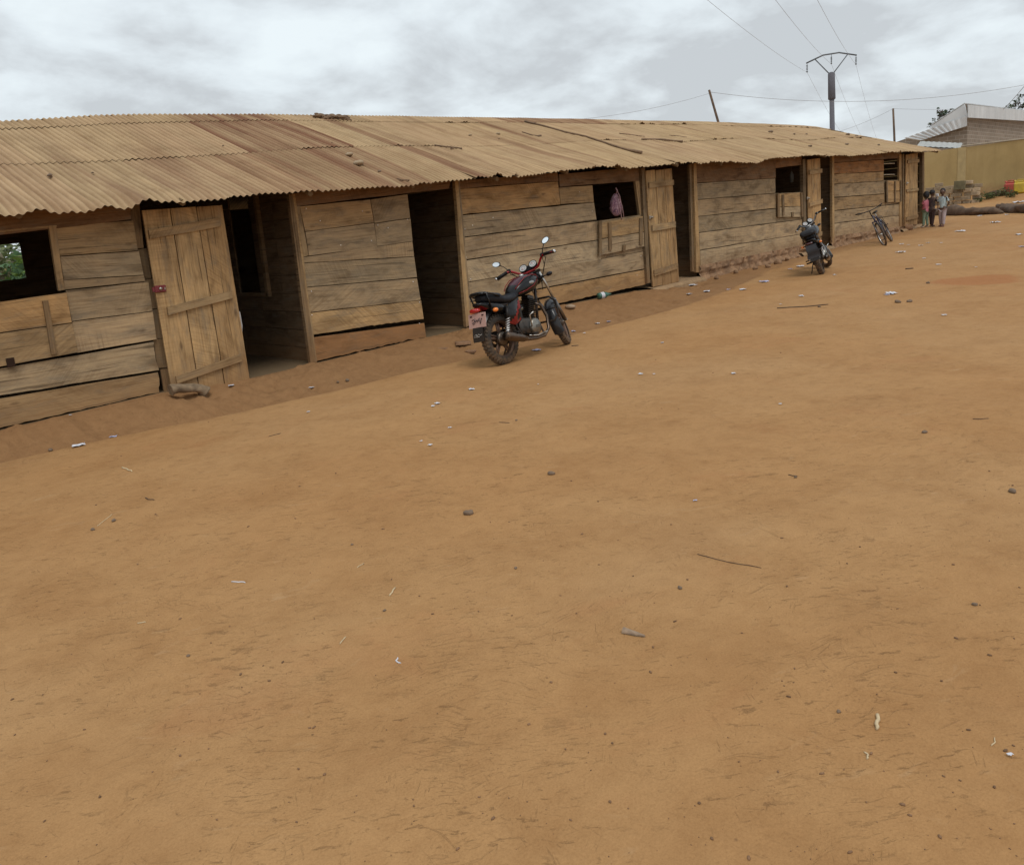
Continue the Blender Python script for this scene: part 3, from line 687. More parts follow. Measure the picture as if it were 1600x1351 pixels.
# eave beam and rafters
b = MB()
n = 60
for i in range(n):
    x0 = XL+.3+(XR-XL-.6)*i/n; x1 = XL+.3+(XR-XL-.6)*(i+1)/n
    z0, z1_ = float(roofz(x0, 9.1))-.035, float(roofz(x1, 9.1))-.035
    p = [(x0, 9.06, z0-.09), (x1, 9.06, z1_-.09), (x1, 9.06, z1_), (x0, 9.06, z0), (x0, 9.14, z0-.09), (x1, 9.14, z1_-.09), (x1, 9.14, z1_), (x0, 9.14, z0)]
    k0 = len(b.v); b.v += p; c = TONES['d']
    for q in ((0, 1, 2, 3), (5, 4, 7, 6), (4, 5, 1, 0), (3, 2, 6, 7)): b.face([k0+a for a in q], [(x0, 0), (x1, 0), (x1, .09), (x0, .09)], c=c)
place(b.build('eave_beam', M['wood']), shed)
x = XL+.5
while x < XR:
    b = MB(); pts = [(x, y, float(roofz(x, y))-.055) for y in (8.58, 10, 11.2, 12.3)]; b.tube(pts, .035, 6, c=TONES['d']); place(b.build('rafter', M['wood']), shed); x += 1.55
# ---- corrugated roof
def N_sx(t, P):
    s_ = N(t, 'ShaderNodeSeparateXYZ'); t.links.new(P, s_.inputs[0]); return s_.outputs[0]
def roof_mat():
    m, t, b = base_mat('dusty_corrugated_iron')
    ge = N(t, 'ShaderNodeNewGeometry'); P = ge.outputs['Position']; at = N(t, 'ShaderNodeAttribute'); at.attribute_name = 'tone'
    st = noise(t, mapping(t, P, (11, .55, .55)), 1.0, 5, .65); st2 = noise(t, mapping(t, P, (3.2, .35, .35), loc=(3, 9, 1)), 1.0, 6, .65, .3); bl = noise(t, P, 2.3, 7, .65, .3); fn = noise(t, P, 60, 3, .7)
    c = mixc(t, .8, at.outputs['Color'], ramp(t, st, [(.3, (.74, .68, .62)), (.5, (1, 1, 1)), (.7, (1.14, 1.14, 1.14))]), 'MULTIPLY')
    c = mixc(t, .8, c, ramp(t, bl, [(.3, (.80, .76, .72)), (.52, (1, 1, 1)), (.75, (1.1, 1.1, 1.1))]), 'MULTIPLY')
    gv = mth(t, 'SINE', mth(t, 'MULTIPLY_ADD', N_sx(t, P), 2*math.pi/.076, 1.5708))
    c = mixc(t, 1.0, c, ramp(t, mth(t, 'MULTIPLY_ADD', gv, .5, .5), [(0, (.80, .77, .73)), (.55, (1, 1, 1)), (1, (1.08, 1.08, 1.08))]), 'MULTIPLY')  # painted shading: valleys of the corrugation darker, crests lighter
    ru = ramp(t, st2, [(.55, (0, 0, 0)), (.68, (1, 1, 1))])
    c = mixc(t, mth(t, 'MULTIPLY', ru, .5), c, (.215, .115, .065))
    c = mixc(t, .35, c, ramp(t, fn, [(.3, (.8, .8, .8)), (.7, (1.15, 1.15, 1.15))]), 'MULTIPLY')
    t.links.new(c, b.inputs['Base Color']); b.inputs['Roughness'].default_value = .85; b.inputs['Specular IOR Level'].default_value = .25
    bump(t, b, mth(t, 'ADD', mth(t, 'MULTIPLY', bl, 1.5), fn), .35, .004); return m
M['roof'] = roof_mat()
PITCH, AMP = .076, .010
tan_, rusty, deep = (.385, .262, .144), (.25, .150, .088), (.165, .072, .036)
rr = random.Random(11)
b = MB(); SW = 11*PITCH
rows_def = [(-.0, 1.86), (1.74, 3.56), (3.47, 3.99)]      # along y from the eave
nsheet = int((XR-XL)/SW)+1
def xr(u, v, t):                                              # x on the roof for a pixel (approx by y)
    return onY(u, v, 8.5+t)[0]
for ri, (t0, t1) in enumerate(rows_def):
    for si in range(nsheet):
        x0 = XL+si*SW-.02*rr.random(); x1 = min(x0+SW+.055, XR+rr.uniform(-.05, .05)); xc_ = (x0+x1)/2
        if x1-x0 < .15: continue
        f = rr.random(); g_ = 1+rr.uniform(-.04, .035); base = [tan_[i]*g_*(1+rr.uniform(-.015, .015)) for i in range(3)]
        mixr = 0
        if ri == 1 and 5.0 < xc_ < 7.4: mixr = .8
        elif ri == 2 and 5.2 < xc_ < 7.4: mixr = .8
        elif ri == 2 and 12 < xc_ < 15: mixr = .6
        elif ri == 0 and 4.9 < xc_ < 7.0: mixr = .48
        elif ri == 1 and 4.5 < xc_ < 10: mixr = .2*rr.random()
        elif f < .16: mixr = rr.uniform(.08, .22)
        cc = tuple(base[i]*(1-mixr)+deep[i]*mixr for i in range(3))
        lift = ri*.004+rr.uniform(0, .003)+(si % 2)*.003
        ex = rr.uniform(-.02, .02) if ri else rr.uniform(-.03, .03)
        skew = rr.uniform(-.012, .012); warp = rr.uniform(.01, .035) if rr.random() < .5 else 0
        nxv = int(round((x1-x0)/PITCH*8)); nyv = 10
        rows = []
        for j in range(nyv+1):
            v = j/nyv; yy = 8.5+t0+(t1-t0)*v
            row = []
            for i in range(nxv+1):
                x = x0+(x1-x0)*i/nxv; ee = ex*(1-v)+skew*(x-xc_)*(1-v)
                y = yy+ee
                z = float(roofz(x, y))+AMP*math.cos(2*math.pi*x/PITCH)+lift*(1-.7*v)
                lf = (1-v)**6*warp*max(0, mnoise.noise(Vector((x*5, ri*9., 0)))+.25)*2.2
                z += lf
                if ri == 0 and v < .12: z -= (.12-v)/.12*(.035 if x < 4.2 else .012)*(1+mnoise.noise(Vector((x*4, 2, 0))))
                if ri == 0 and x > 9:  # torn, rusted-through eave
                    y2 = (max(0, mnoise.noise(Vector((x*9, 5, 1))))*.14+max(0, mnoise.noise(Vector((x*2.2, 8, 1)))-.1)*.3)*(1-v)**4 if v < .3 else 0; y += y2
                z += .006*mnoise.noise(Vector((x*1.5, y*1.5, 4)))
                row.append((x, y, z))
            rows.append(row)
        f0 = len(b.f); b.grid(rows, c=cc)
        for q in range(f0, len(b.f)):
            vx = b.v[b.f[q][0]]; sn = mnoise.noise(Vector((vx[0]*6.5, ri*3.1, vx[1]*.25))); sn2 = mnoise.noise(Vector((vx[0]*2.6, 7+ri*.0, vx[1]*.35)))
            mx_ = min(.95, max(0, mixr*(.85+sn*1.3))+max(0, sn2-.22)*1.0+(.55 if abs(vx[0]-7.9-.1*(ri == 0)) < .12 else 0)+(.3 if abs(vx[0]-11.3) < .05 and ri < 2 else 0)); br_ = 1+sn*.12
            b.c[q] = tuple((base[i]*(1-mx_)+deep[i]*mx_)*br_ for i in range(3))
rf = place(b.build('roof', M['roof']), shed)
b = MB(); rows = []
for y in (12.43, 14.3, 16.3):
    rows.append([(x, y, float(roofz(x, 24.8-y))+.02+AMP*math.cos(2*math.pi*x/.3)) for x in np.arange(XL, XR, .05)])
b.grid(rows, c=tan_); b.build('rear_slope', M['roof'], rf).matrix_parent_inverse = shed.matrix_basis.inverted() @ Matrix.Identity(4)
bpy.data.objects['rear_slope'].matrix_parent_inverse = Matrix.Identity(4)
# ragged lip hanging from the eave at a few places
# ================================================================ MOTORCYCLES AND BICYCLE
def tonemat(name, rough=.5, metal=0., dust=.4, coat=0., bumpy=0., scale=7, spec=.5):
    m, t, b = base_mat(name); at = N(t, 'ShaderNodeAttribute'); at.attribute_name = 'tone'; tc = N(t, 'ShaderNodeTexCoord')
    n = noise(t, tc.outputs['Object'], scale, 8, .7)
    # dust lies thicker low down and on surfaces that face up
    sx = N(t, 'ShaderNodeSeparateXYZ'); t.links.new(tc.outputs['Object'], sx.inputs[0])
    lo = mrange(t, sx.outputs[2], .05, .62, dust*1.3, dust*.12)
    f = mth(t, 'MULTIPLY', mrange(t, n, .38, .68), lo, clamp=True)
    c = mixc(t, f, at.outputs['Color'], (.26, .155, .08))
    t.links.new(c, b.inputs['Base Color']); b.inputs['Metallic'].default_value = metal; b.inputs['Coat Weight'].default_value = coat; b.inputs['Specular IOR Level'].default_value = spec
    t.links.new(mth(t, 'ADD', mth(t, 'MULTIPLY', f, .5), rough, clamp=True), b.inputs['Roughness'])
    if bumpy: bump(t, b, n, bumpy, .004)
    return m
M['paint'] = tonemat('motorcycle_paint', .22, 0, .10, .0, spec=.35)
M['rubber'] = tonemat('tyre_rubber', .85, 0, .62, bumpy=.4, scale=14)
M['black_metal'] = tonemat('black_enamel', .45, .2, .4, spec=.3)
M['bright_metal'] = tonemat('dulled_aluminium', .32, .9, .5)
M['vinyl'] = tonemat('seat_vinyl', .5, 0, .16, bumpy=.2, spec=.25)
M['lens'] = tonemat('lamp_lens', .15, 0, .15, .6)
M['mirror'] = plain('mirror_glass', (.85, .88, .9), .05, 1.0, var=0)
BLK = (.005, .005, .006); RED = (.19, .010, .012); STEEL = (.50, .49, .46); DK = (.03, .028, .027); BUR = (.055, .008, .018)
def wheel(parent, cx_, R, wd, S, prefix, spokes=5, rim=(.10, .06, .045), disc=False, sprocket=False):
    o = Vector((cx_, 0, R))
    b = MB(); prof = []
    for i in range(15):
        a = -math.radians(118)+math.radians(236)*i/14
        prof.append((R-wd*.48+wd*.48*math.cos(a)*1.0, wd*.5*math.sin(a)))
    b.lathe(prof, o, (0, 1, 0), 56, c=(.020, .018, .016))
    nk = 40
    for k in range(nk):
        for s_, off in ((-1, 0), (1, .5), (-.1, .25)):
            th = 2*math.pi*(k+off)/nk; a = s_*.72
            rr_ = R-wd*.48+wd*.48*math.cos(a); y = wd*.5*math.sin(a)
            Mx = Matrix.Translation(o)@Matrix.Rotation(-th, 4, 'Y')@Matrix.Translation((rr_, y, 0))@Matrix.Rotation(a, 4, 'Z')@Matrix.Rotation(.4*s_, 4, 'X')
            b.box((0, 0, 0), (.014, wd*.30, .020), Mx, c=(.060, .048, .036))
    b.xform(S); tw = b.build(prefix, M['rubber'], parent)
    b = MB(); ri = R-wd*.80
    b.lathe([(ri+.018, -wd*.33), (ri, -wd*.30), (ri-.012, -wd*.2), (ri-.006, 0), (ri-.012, wd*.2), (ri, wd*.30), (ri+.018, wd*.33)], o, (0, 1, 0), 40, c=rim)
    for k in range(spokes):
        th = 2*math.pi*k/spokes+.3
        for dth in (-.10, .10):
            p0 = o+Vector((math.cos(th+dth*2.5)*.05, 0, math.sin(th+dth*2.5)*.05)); p1 = o+Vector((math.cos(th+dth)*(ri-.006), 0, math.sin(th+dth)*(ri-.006)))
            b.tube([p0, p1], [.016, .012], 6, c=rim)
    b.lathe([(0, -.055), (.045, -.055), (.052, -.03), (.052, .03), (.045, .055), (0, .055)], o, (0, 1, 0), 18, c=DK)
    b.xform(S); b.build('rim', M['black_metal'], tw)
    if disc:
        b = MB(); b.lathe([(.06, .07), (.118, .07), (.118, .074), (.06, .074)], o, (0, 1, 0), 28, c=STEEL); b.xform(S); b.build('brake_disc', M['bright_metal'], tw)
    else:
        b = MB(); b.lathe([(0, -.065), (.075, -.06), (.088, -.045), (.088, -.02)], o, (0, 1, 0), 26, c=(.10, .09, .08)); b.xform(S); b.build('brake_drum', M['bright_metal'], tw)
    if sprocket:
        b = MB(); b.lathe([(.05, .085), (.095, .085), (.095, .09), (.05, .09)], o, (0, 1, 0), 30, c=DK); b.xform(S); b.build('sprocket', M['black_metal'], tw)
    return tw
def loft(b, secs, n=18, k=.75, c=BLK, cf=None):
    """secs: (x, z_bottom, z_top, half_width); closed ends"""
    rows = []
    for x, zb, zt, w_ in secs:
        r = []
        for j in range(n):
            th = 2*math.pi*j/n; ct, st = math.cos(th), math.sin(th)
            yy = w_*math.copysign(abs(ct)**k, ct); zz = (zb+zt)/2+(zt-zb)/2*math.copysign(abs(st)**k, st)
            r.append((x, yy, zz))
        rows.append(r)
    f0 = len(b.f); b.grid(rows, closed_v=True, caps=True, c=c)
    if cf:
        for q in range(f0, len(b.f)):
            ctr = sum((Vector(b.v[i]) for i in b.f[q]), Vector())/len(b.f[q]); cc = cf(ctr)
            if cc: b.c[q] = cc
def fender(b, ctr, R, wd, a0, a1, c, n=20):
    rows = []
    for i in range(n+1):
        a = math.radians(a0+(a1-a0)*i/n); row = []
        for j in range(9):
            q = -1+2*j/8; rr_ = R-.035*abs(q)**3-.0*abs(q)
            row.append((ctr[0]+math.cos(a)*rr_, wd*q, ctr[1]+math.sin(a)*rr_))
        rows.append(row)
    rows2 = [[Vector((ctr[0], p[1], ctr[1]))+(Vector(p)-Vector((ctr[0], p[1], ctr[1])))*.975 for p in r] for r in rows]
    b.grid(rows, c=c); b.grid(rows2, c=c, flip=True)
def motorcycle(name, label, group, cfg):
    root = empty(name, label, 'motorcycle', (0, 0, 0), group); P = root; I = Matrix.Identity(4)
    A = Vector((.90, 0, .92)); ax = Vector((-.454, 0, .891)).normalized()
    S = Matrix.Translation(A)@Matrix.Rotation(cfg['steer'], 4, ax)@Matrix.Translation(-A)
    tr = cfg.get('trim', RED); tank_c = cfg.get('tank', BLK)
    wheel(P, 0, .30, .115, I, 'rear_wheel', sprocket=True)
    wheel(P, 1.27, .295, .088, S, 'front_wheel', disc=True)
    def add(nm, b, mat, par=None, st=False):
        if st: b.xform(S)
        return b.build(nm, M[mat], par or P)
    # fork
    b = MB()
    for y in (-.095, .095):
        b.tube([(1.27, y, .295), (1.10, y, .60)], .024, 10, c=(.16, .155, .15)); b.tube([(1.10, y, .60), (.895, y, 1.0)], .016, 10, c=STEEL)
    b.box((.935, 0, .90), (.05, .25, .035), c=DK, bev=.01); b.box((.89, 0, .99), (.055, .25, .03), c=DK, bev=.01); b.tube([(1.27, -.12, .295), (1.27, .12, .295)], .012, 8, c=STEEL)
    fork = add('fork', b, 'bright_metal', st=True)
    b = MB()
    fender(b, (1.27, .295), .345, .068, 35, 205, cfg.get('fender', (.016, .017, .020))); add('front_mudguard', b, 'paint', st=True)
    # headlight
    b = MB(); b.lathe([(0, -.11), (.05, -.10), (.085, -.05), (.092, 0), (.09, .02)], (1.0, 0, .93), (1, 0, -.1), 22, c=BLK); hl = add('headlight', b, 'paint', st=True)
    b = MB(); b.lathe([(.088, .02), (.06, .035), (0, .04)], (1.0, 0, .93), (1, 0, -.1), 22, c=(.7, .7, .68)); add('headlight_glass', b, 'lens', hl, st=True)
    # handlebar
    hb = MB(); hc = cfg.get('bar', (.26, .014, .014))
    pts = [(.70, -.385, 1.10), (.76, -.27, 1.125), (.80, -.22, 1.12), (.865, -.12, 1.035), (.88, -.05, 1.02), (.88, .05, 1.02), (.865, .12, 1.035), (.80, .22, 1.12), (.76, .27, 1.125), (.70, .39, 1.10)]
    hb.tube(pts, cfg.get('bar_r', .0155), 8, c=hc); bar = add('handlebar', hb, cfg.get('bar_mat', 'paint'), st=True)
    for s in (-1, 1):
        b = MB(); b.tube([(.765, s*.26, 1.125), (.70, s*.395, 1.099)], .019, 10, c=BLK); g = add('grip', b, 'vinyl', bar, True)
        b = MB(); d = (Vector((.70, s*.395, 1.099))-Vector((.765, s*.26, 1.125))).normalized(); p = Vector((.70, s*.395, 1.099)); b.tube([p, p+d*.02], .017, 10, c=(.7, .7, .7)); add('bar_end', b, 'bright_metal', g, True)
        b = MB(); b.box((.80, s*.235, 1.13), (.05, .05, .05), c=BLK, bev=.01); b.tube([(.83, s*.23, 1.125), (.85, s*.27, 1.12), (.79, s*.41, 1.085)], [.009, .009, .006], 6, c=DK if s > 0 else BLK); add('brake_lever' if s < 0 else 'clutch_lever', b, 'black_metal', bar, True)
        if cfg.get('mirrors', True):
            b = MB(); b.tube([(.80, s*.24, 1.14), (.815, s*.27, 1.20), (.80, s*.31, 1.245)], .006, 6, c=BLK); 
            Mm = Matrix.Translation((.795, s*.345, 1.275))@Matrix.Rotation(s*-.15, 4, 'Z')@Matrix.Rotation(s*(.35), 4, 'X')
            b.ell((0, 0, 0), (.016, .056, .033), 18, 8, Mm, BLK, .8); mi = add('mirror', b, 'paint', bar, True)
            b = MB(); b.lathe([(0, 0), (.05, 0)], (0, 0, 0), (-1, 0, 0), 20); b.v = [(v[0]-.0165, v[1]*.94, v[2]*.55) for v in b.v]; b.xform(Mm); add('mirror_glass', b, 'mirror', mi, True)
    b = MB()   # cables
    for s in (-1, 1):
        b.tube([(.80, s*.235, 1.13), (.90, s*.25, 1.10), (.98, s*.16, 1.0), (1.0, s*.06, .86), (.93, s*.04, .75)], .005, 5, c=BLK); b.tube([(.81, s*.22, 1.10), (.93, s*.19, 1.02), (.96, s*.1, .9), (.90, s*.06, .8)], .0045, 5, c=BLK)
    add('cable', b, 'vinyl', bar, True)
    # clocks
    dd = Vector((-.84, 0, .54)).normalized()
    b = MB(); b.box((.90, 0, 1.065), (.06, .23, .07), c=BLK, bev=.012); cl = add('instrument_cluster', b, 'vinyl', st=True)
    for s in (-1, 1):
        c0 = Vector((.885, s*.068, 1.085)); b = MB(); b.lathe([(.03, -.05), (.050, -.02), (.055, .02), (.050, .024), (.047, .018)], c0, dd, 22, c=BLK); gd_ = add('gauge', b, 'vinyl', cl, True)
        b = MB(); b.lathe([(.047, .017), (0, .017)], c0, dd, 22, c=(.45, .44, .42)); b.lathe([(.030, .019), (.026, .019)], c0, dd, 22, c=(.1, .1, .1))
        x_ = Vector((0, 1, 0)); z_ = dd.cross(x_); p = c0+dd*.0195
        b.tube([p-x_*.005, p+x_*.022+z_*.02*s], .0025, 4, c=(.5, .03, .02)); add('dial', b, 'lens', gd_, True)
    for s in (-1, 1):
        b = MB(); b.tube([(.93, s*.10, .90), (.93, s*.17, .895)], .007, 6, c=BLK); b.ell((.925, s*.20, .895), (.028, .042, .026), 12, 8, None, BLK, .9)
        f_ = add('front_indicator', b, 'paint', st=True); b = MB(); b.ell((.94, s*.20, .895), (.022, .036, .021), 12, 6, None, (.75, .22, .02), .9); add('indicator_lens', b, 'lens', f_, True)
    # frame
    b = MB(); fc = cfg.get('frame', (.02, .016, .016))
    b.tube([(.86, 0, 1.0), (.925, 0, .84)], .03, 10, c=fc)
    b.tube([(.89, 0, .88), (.84, 0, .62), (.78, 0, .34)], .018, 8, c=fc); b.tube([(.87, 0, .95), (.62, 0, .80), (.30, 0, .70)], .022, 8, c=fc)
    for s in (-1, 1):
        b.tube([(.78, s*.03, .36), (.70, s*.13, .23), (.30, s*.13, .22), (.22, s*.11, .40), (.26, s*.09, .70)], .013, 8, c=fc)
        b.tube([(.30, s*.09, .68), (.05, s*.11, .69), (-.18, s*.10, .73)], .012, 8, c=fc); b.tube([(.24, s*.1, .42), (.10, s*.12, .66)], .011, 8, c=fc)
        b.tube([(.26, s*.085, .33), (-.02, s*.095, .30)], .02, 8, c=fc)     # swingarm
    add('frame', b, 'black_metal')
    # tank
    def tcf(p):
        if cfg.get('plain_tank'): return None
        q = (p.x-.36)/.5
        ztop = .99-.10*(1-q)
        if abs(p.y) < .085 and p.z > .90-.05*(1-q) and .08 < q < .60: return BUR
        return None
    b = MB(); loft(b, [(.345, .765, .80, .05), (.37, .745, .85, .085), (.42, .735, .895, .115), (.52, .735, .955, .142), (.62, .745, .985, .155), (.72, .765, .995, .155), (.80, .80, .985, .13), (.86, .84, .955, .09), (.885, .87, .93, .05)], 28, .8, tank_c, tcf)
    tk = add('fuel_tank', b, 'paint')
    if not cfg.get('plain_tank'):
        for s in (-1, 1):
            b = MB(); b.tube([(.37, s*.088, .84), (.45, s*.115, .90), (.55, s*.122, .955), (.68, s*.126, .978), (.80, s*.112, .962), (.86, s*.088, .92)], .006, 5, c=tr); b.tube([(.40, s*.105, .775), (.52, s*.146, .80), (.66, s*.158, .84), (.76, s*.148, .90)], .005, 5, c=tr); add('tank_stripe', b, 'paint', tk)
            b = MB(); b.ell((.64, s*.152, .88), (.055, .006, .022), 14, 8, None, (.35, .34, .33)); add('tank_badge', b, 'bright_metal', tk)
    b = MB(); b.lathe([(0, .012), (.026, .01), (.03, 0), (.03, -.01)], (.66, 0, .992), (0, 0, 1), 18, c=STEEL); add('fuel_cap', b, 'bright_metal', tk)
    # seat
    b = MB(); loft(b, [(.44, .77, .83, .06), (.40, .735, .825, .10), (.30, .70, .79, .125), (.18, .695, .782, .135), (.08, .70, .80, .132), (.04, .71, .845, .13), (-.05, .725, .862, .125), (-.15, .745, .868, .115), (-.20, .765, .86, .085), (-.23, .79, .84, .04)], 22, .65, (.008, .009, .013)); add('seat', b, 'vinyl')
    # tail cowl, side panels
    b = MB(); loft(b, [(.12, .58, .70, .12), (.0, .60, .735, .128), (-.10, .625, .755, .122), (-.20, .67, .775, .10), (-.28, .725, .775, .07), (-.31, .74, .765, .04)], 20, .7, BLK, (lambda p: tr if (-.28 < p.x < .0 and .695 < p.z < .712 and not cfg.get('plain_tank')) else None)); tl = add('tail_cowl', b, 'paint')
    for s in (-1, 1):
        def scf(p, s=s): return tr if (abs((p.x-.24)*.9-(p.z-.55)) < .035 or (p.z < .48)) and not cfg.get('plain_tank') else None
        b = MB(); rows = []
        for i in range(9):
            q = i/8; x_ = .10+.27*q; zb = .42+.05*abs(q-.4)*2; zt = .66+.08*q
            rows.append([(x_, s*(.11+.045*math.sin(math.pi*min(1, q+.15))*math.sin(math.pi*j/8*.9+.15)), zb+(zt-zb)*j/8) for j in range(9)])
        b.grid(rows, c=BLK, flip=(s > 0)); b.grid([[Vector(p)*1-Vector((0, s*.012, 0)) for p in r] for r in rows], c=BLK, flip=(s < 0))
        for q in range(len(b.f)):
            ctr = sum((Vector(b.v[i]) for i in b.f[q]), Vector())/4; cc = scf(ctr)
            if cc: b.c[q] = cc
        add('side_panel', b, 'paint')
        b = MB(); b.tube([(-.02, s*.135, .315), (.015, s*.14, .42)], .017, 10, c=STEEL); b.tube([(.05, s*.14, .50), (.09, s*.13, .66)], .026, 12, c=BLK)
        sh_ = add('shock_absorber', b, 'black_metal')
        b = MB(); hx = [Vector((-.01, s*.137, .34))+Vector((.065, .0, .19))*(i/72)+Vector((math.cos(i*.62)*.026, math.sin(i*.62)*.026, 0)) for i in range(73)]; b.tube(hx, .0055, 5, c=(.75, .75, .75)); add('spring', b, 'bright_metal', sh_)
        # rear indicators
        b = MB(); b.tube([(-.17, s*.07, .66), (-.17, s*.15, .655)], .009, 6, c=BLK); b.ell((-.165, s*.175, .655), (.038, .03, .026), 12, 8, None, BLK, .9); ri_ = add('rear_indicator', b, 'paint')
        b = MB(); b.ell((-.178, s*.178, .655), (.036, .030, .025), 14, 8, None, (.80, .22, .03), .9); add('indicator_lens', b, 'lens', ri_)
        # foot pegs
        b = MB(); b.tube([(.40, s*.12, .27), (.40, s*.27, .27)], .016, 8, c=BLK); add('footpeg', b, 'vinyl'); b = MB(); b.tube([(.10, s*.13, .34), (.08, s*.24, .34)], .013, 8, c=BLK); add('footpeg', b, 'vinyl')
    # grab rail / carrier
    b = MB(); pts = [(-.0, -.13, .80), (-.13, -.15, .84), (-.22, -.12, .865), (-.26, 0, .87), (-.22, .12, .865), (-.13, .15, .84), (-.0, .13, .80)]
    b.tube(pts, .013, 8, c=BLK); b.box((-.21, 0, .865), (.12, .22, .022), c=BLK, bev=.01); [b.tube([(-.18+.0, s*.12, .70), (-.22, s*.13, .86)], .010, 6, c=BLK) for s in (-1, 1)]
    loft(b, [(-.14, .845, .87, .10), (-.20, .845, .89, .12), (-.25, .85, .895, .11), (-.28, .86, .885, .07)], 16, .7, BLK); add('carrier', b, 'paint')
    b = MB(); b.ell((-.30, .03, .69), (.04, .075, .028), 16, 8, None, cfg.get('tail', (.42, .012, .012)), .75); add('tail_light', b, 'lens')
    # rear mudguard, plate
    b = MB(); fender(b, (0, .30), .40, .075, 52, 152, BLK)
    rows = []
    for i in range(9):
        q = i/8; rows.append([(-.30-.075*q-.02*math.sin(q*3), y, .62-.29*q) for y in np.linspace(-.085+.012*(1-q), .085-.012*(1-q), 6)])
    b.grid(rows, c=DK); b.grid([[(p[0]+.006, p[1], p[2]) for p in r] for r in rows], c=DK, flip=True)
    if cfg.get('plate', True):
        # white scrawl on the flap
        pass
    mg = add('rear_mudguard', b, 'paint')
    if cfg.get('plate', True):
        Mp = Matrix.Translation((-.33, 0, .575))@Matrix.Rotation(.22, 4, 'Y')
        b = MB(); b.box((0, 0, 0), (.006, .27, .17), Mp, c=(.46, .29, .25), bev=.004); b.box((-.005, -.09, .055), (.006, .03, .016), Mp, c=(.05, .02, .02)); b.box((-.005, .09, .055), (.006, .03, .016), Mp, c=(.05, .02, .02))
        pl = add('number_plate', b, 'paint')
        # hurried hand-painted scrawl, unreadable in the photograph too
        b = MB(); 
        def q(y, z): return Mp@Vector((-.0075, -y, z))
        for st_ in ([(-.08, .005), (-.055, .022), (-.035, .0), (-.05, -.02), (-.075, -.014), (-.06, -.036), (-.03, -.03)], [(-.03, .03), (-.025, -.02), (-.008, .008), (.004, -.018)], [(.0, .012), (.015, -.012), (.028, .02), (.034, -.016)], [(.045, .028), (.05, -.02), (.045, -.045), (.06, -.03), (.07, .022), (.082, .01)]):
            b.tube([q(*a) for a in st_], .0035, 4, c=(.04, .03, .04))
        add('plate_writing', b, 'paint', pl)
        b = MB(); 
        for st_ in ([(-.04, -.19), (-.01, -.18), (.0, -.20), (.03, -.178), (.05, -.195), (.075, -.185)], [(-.05, -.205), (.0, -.21), (.04, -.208)]): b.tube([q(*a)+Vector((-.012, 0, .02)) for a in st_], .003, 4, c=(.5, .48, .45))
        add('mudguard_writing', b, 'paint', mg)
    # engine
    b = MB(); EG = (.06, .057, .055)
    loft(b, [(.30, .27, .46, .09), (.36, .24, .50, .115), (.50, .225, .48, .125), (.64, .23, .45, .12), (.72, .25, .41, .09)], 18, .6, EG); eg = add('engine', b, 'bright_metal')
    b = MB()
    for i in range(9):
        q = i/8; Mf = Matrix.Translation((.60+.07*q, 0, .47+.19*q))@Matrix.Rotation(.33, 4, 'Y'); b.box((0, 0, 0), (.145, .17, .010), Mf, c=(.045, .042, .04), bev=.003)
    Mf = Matrix.Translation((.635, 0, .56))@Matrix.Rotation(.33, 4, 'Y'); b.box((0, 0, 0), (.10, .12, .24), Mf, c=(.07, .065, .06)); Mf = Matrix.Translation((.685, 0, .70))@Matrix.Rotation(.33, 4, 'Y'); b.box((0, 0, 0), (.12, .13, .06), Mf, c=EG, bev=.015)
    add('cylinder_fins', b, 'bright_metal', eg)
    for s in (-1, 1):
        b = MB(); b.lathe([(.105, .0), (.10, .025), (.085, .038), (.06, .04), (.05, .047), (0, .05)], (.56, s*.115, .345), (0, s, 0), 26, c=(.24, .235, .21)); cv = add('engine_cover', b, 'bright_metal', eg)
        b = MB(); 
        b.box((.56, s*.166, .345), (.07, .004, .035), c=(.12, .12, .11), bev=.002); add('cover_plate', b, 'bright_metal', cv)
    b = MB(); b.tube([(.52, -.02, .62), (.44, -.02, .62)], .03, 10, c=DK); b.ell((.49, 0, .60), (.04, .05, .05), 10, 8, None, (.2, .2, .19)); add('carburettor', b, 'bright_metal', eg)
    # exhaust
    b = MB(); EX = cfg.get('pipe', (.10, .075, .06))
    b.tube([(.70, -.05, .63), (.80, -.09, .58), (.84, -.12, .44), (.80, -.14, .28), (.68, -.15, .205), (.50, -.16, .20), (.34, -.17, .215), (.26, -.175, .235)], [.019]*7+[.03], 12, c=EX)
    ex = add('exhaust_pipe', b, 'bright_metal')
    b = MB(); b.tube([(.27, -.175, .235), (.20, -.18, .25), (.05, -.19, .29), (-.10, -.20, .325), (-.13, -.20, .33)], [.032, .045, .052, .055, .048], 16, c=EX); b.lathe([(.020, .008), (.045, .004), (.052, -.01)], (-.135, -.20, .332), (-1, 0, .22), 16, c=DK); add('muffler', b, 'bright_metal', ex)
    b = MB(); b.tube([(.42, -.15, .36), (.40, -.20, .36), (.38, -.215, .50), (.41, -.26, .53)], .009, 6, c=STEEL); add('kick_starter', b, 'bright_metal')
    b = MB(); b.tube([(.36, -.16, .26), (.50, -.19, .235), (.60, -.21, .25)], .008, 6, c=STEEL); b.box((.62, -.215, .255), (.05, .035, .012), c=STEEL); add('brake_pedal', b, 'bright_metal')
    b = MB(); b.tube([(.30, .14, .24), (.24, .23, .03)], .011, 8, c=DK); b.box((.235, .235, .012), (.05, .06, .012), c=DK, bev=.004); add('side_stand', b, 'black_metal')
    # chain guard
    b = MB(); b.box((.16, .10, .385), (.38, .03, .03), c=BLK, bev=.008); add('chain_guard', b, 'black_metal')
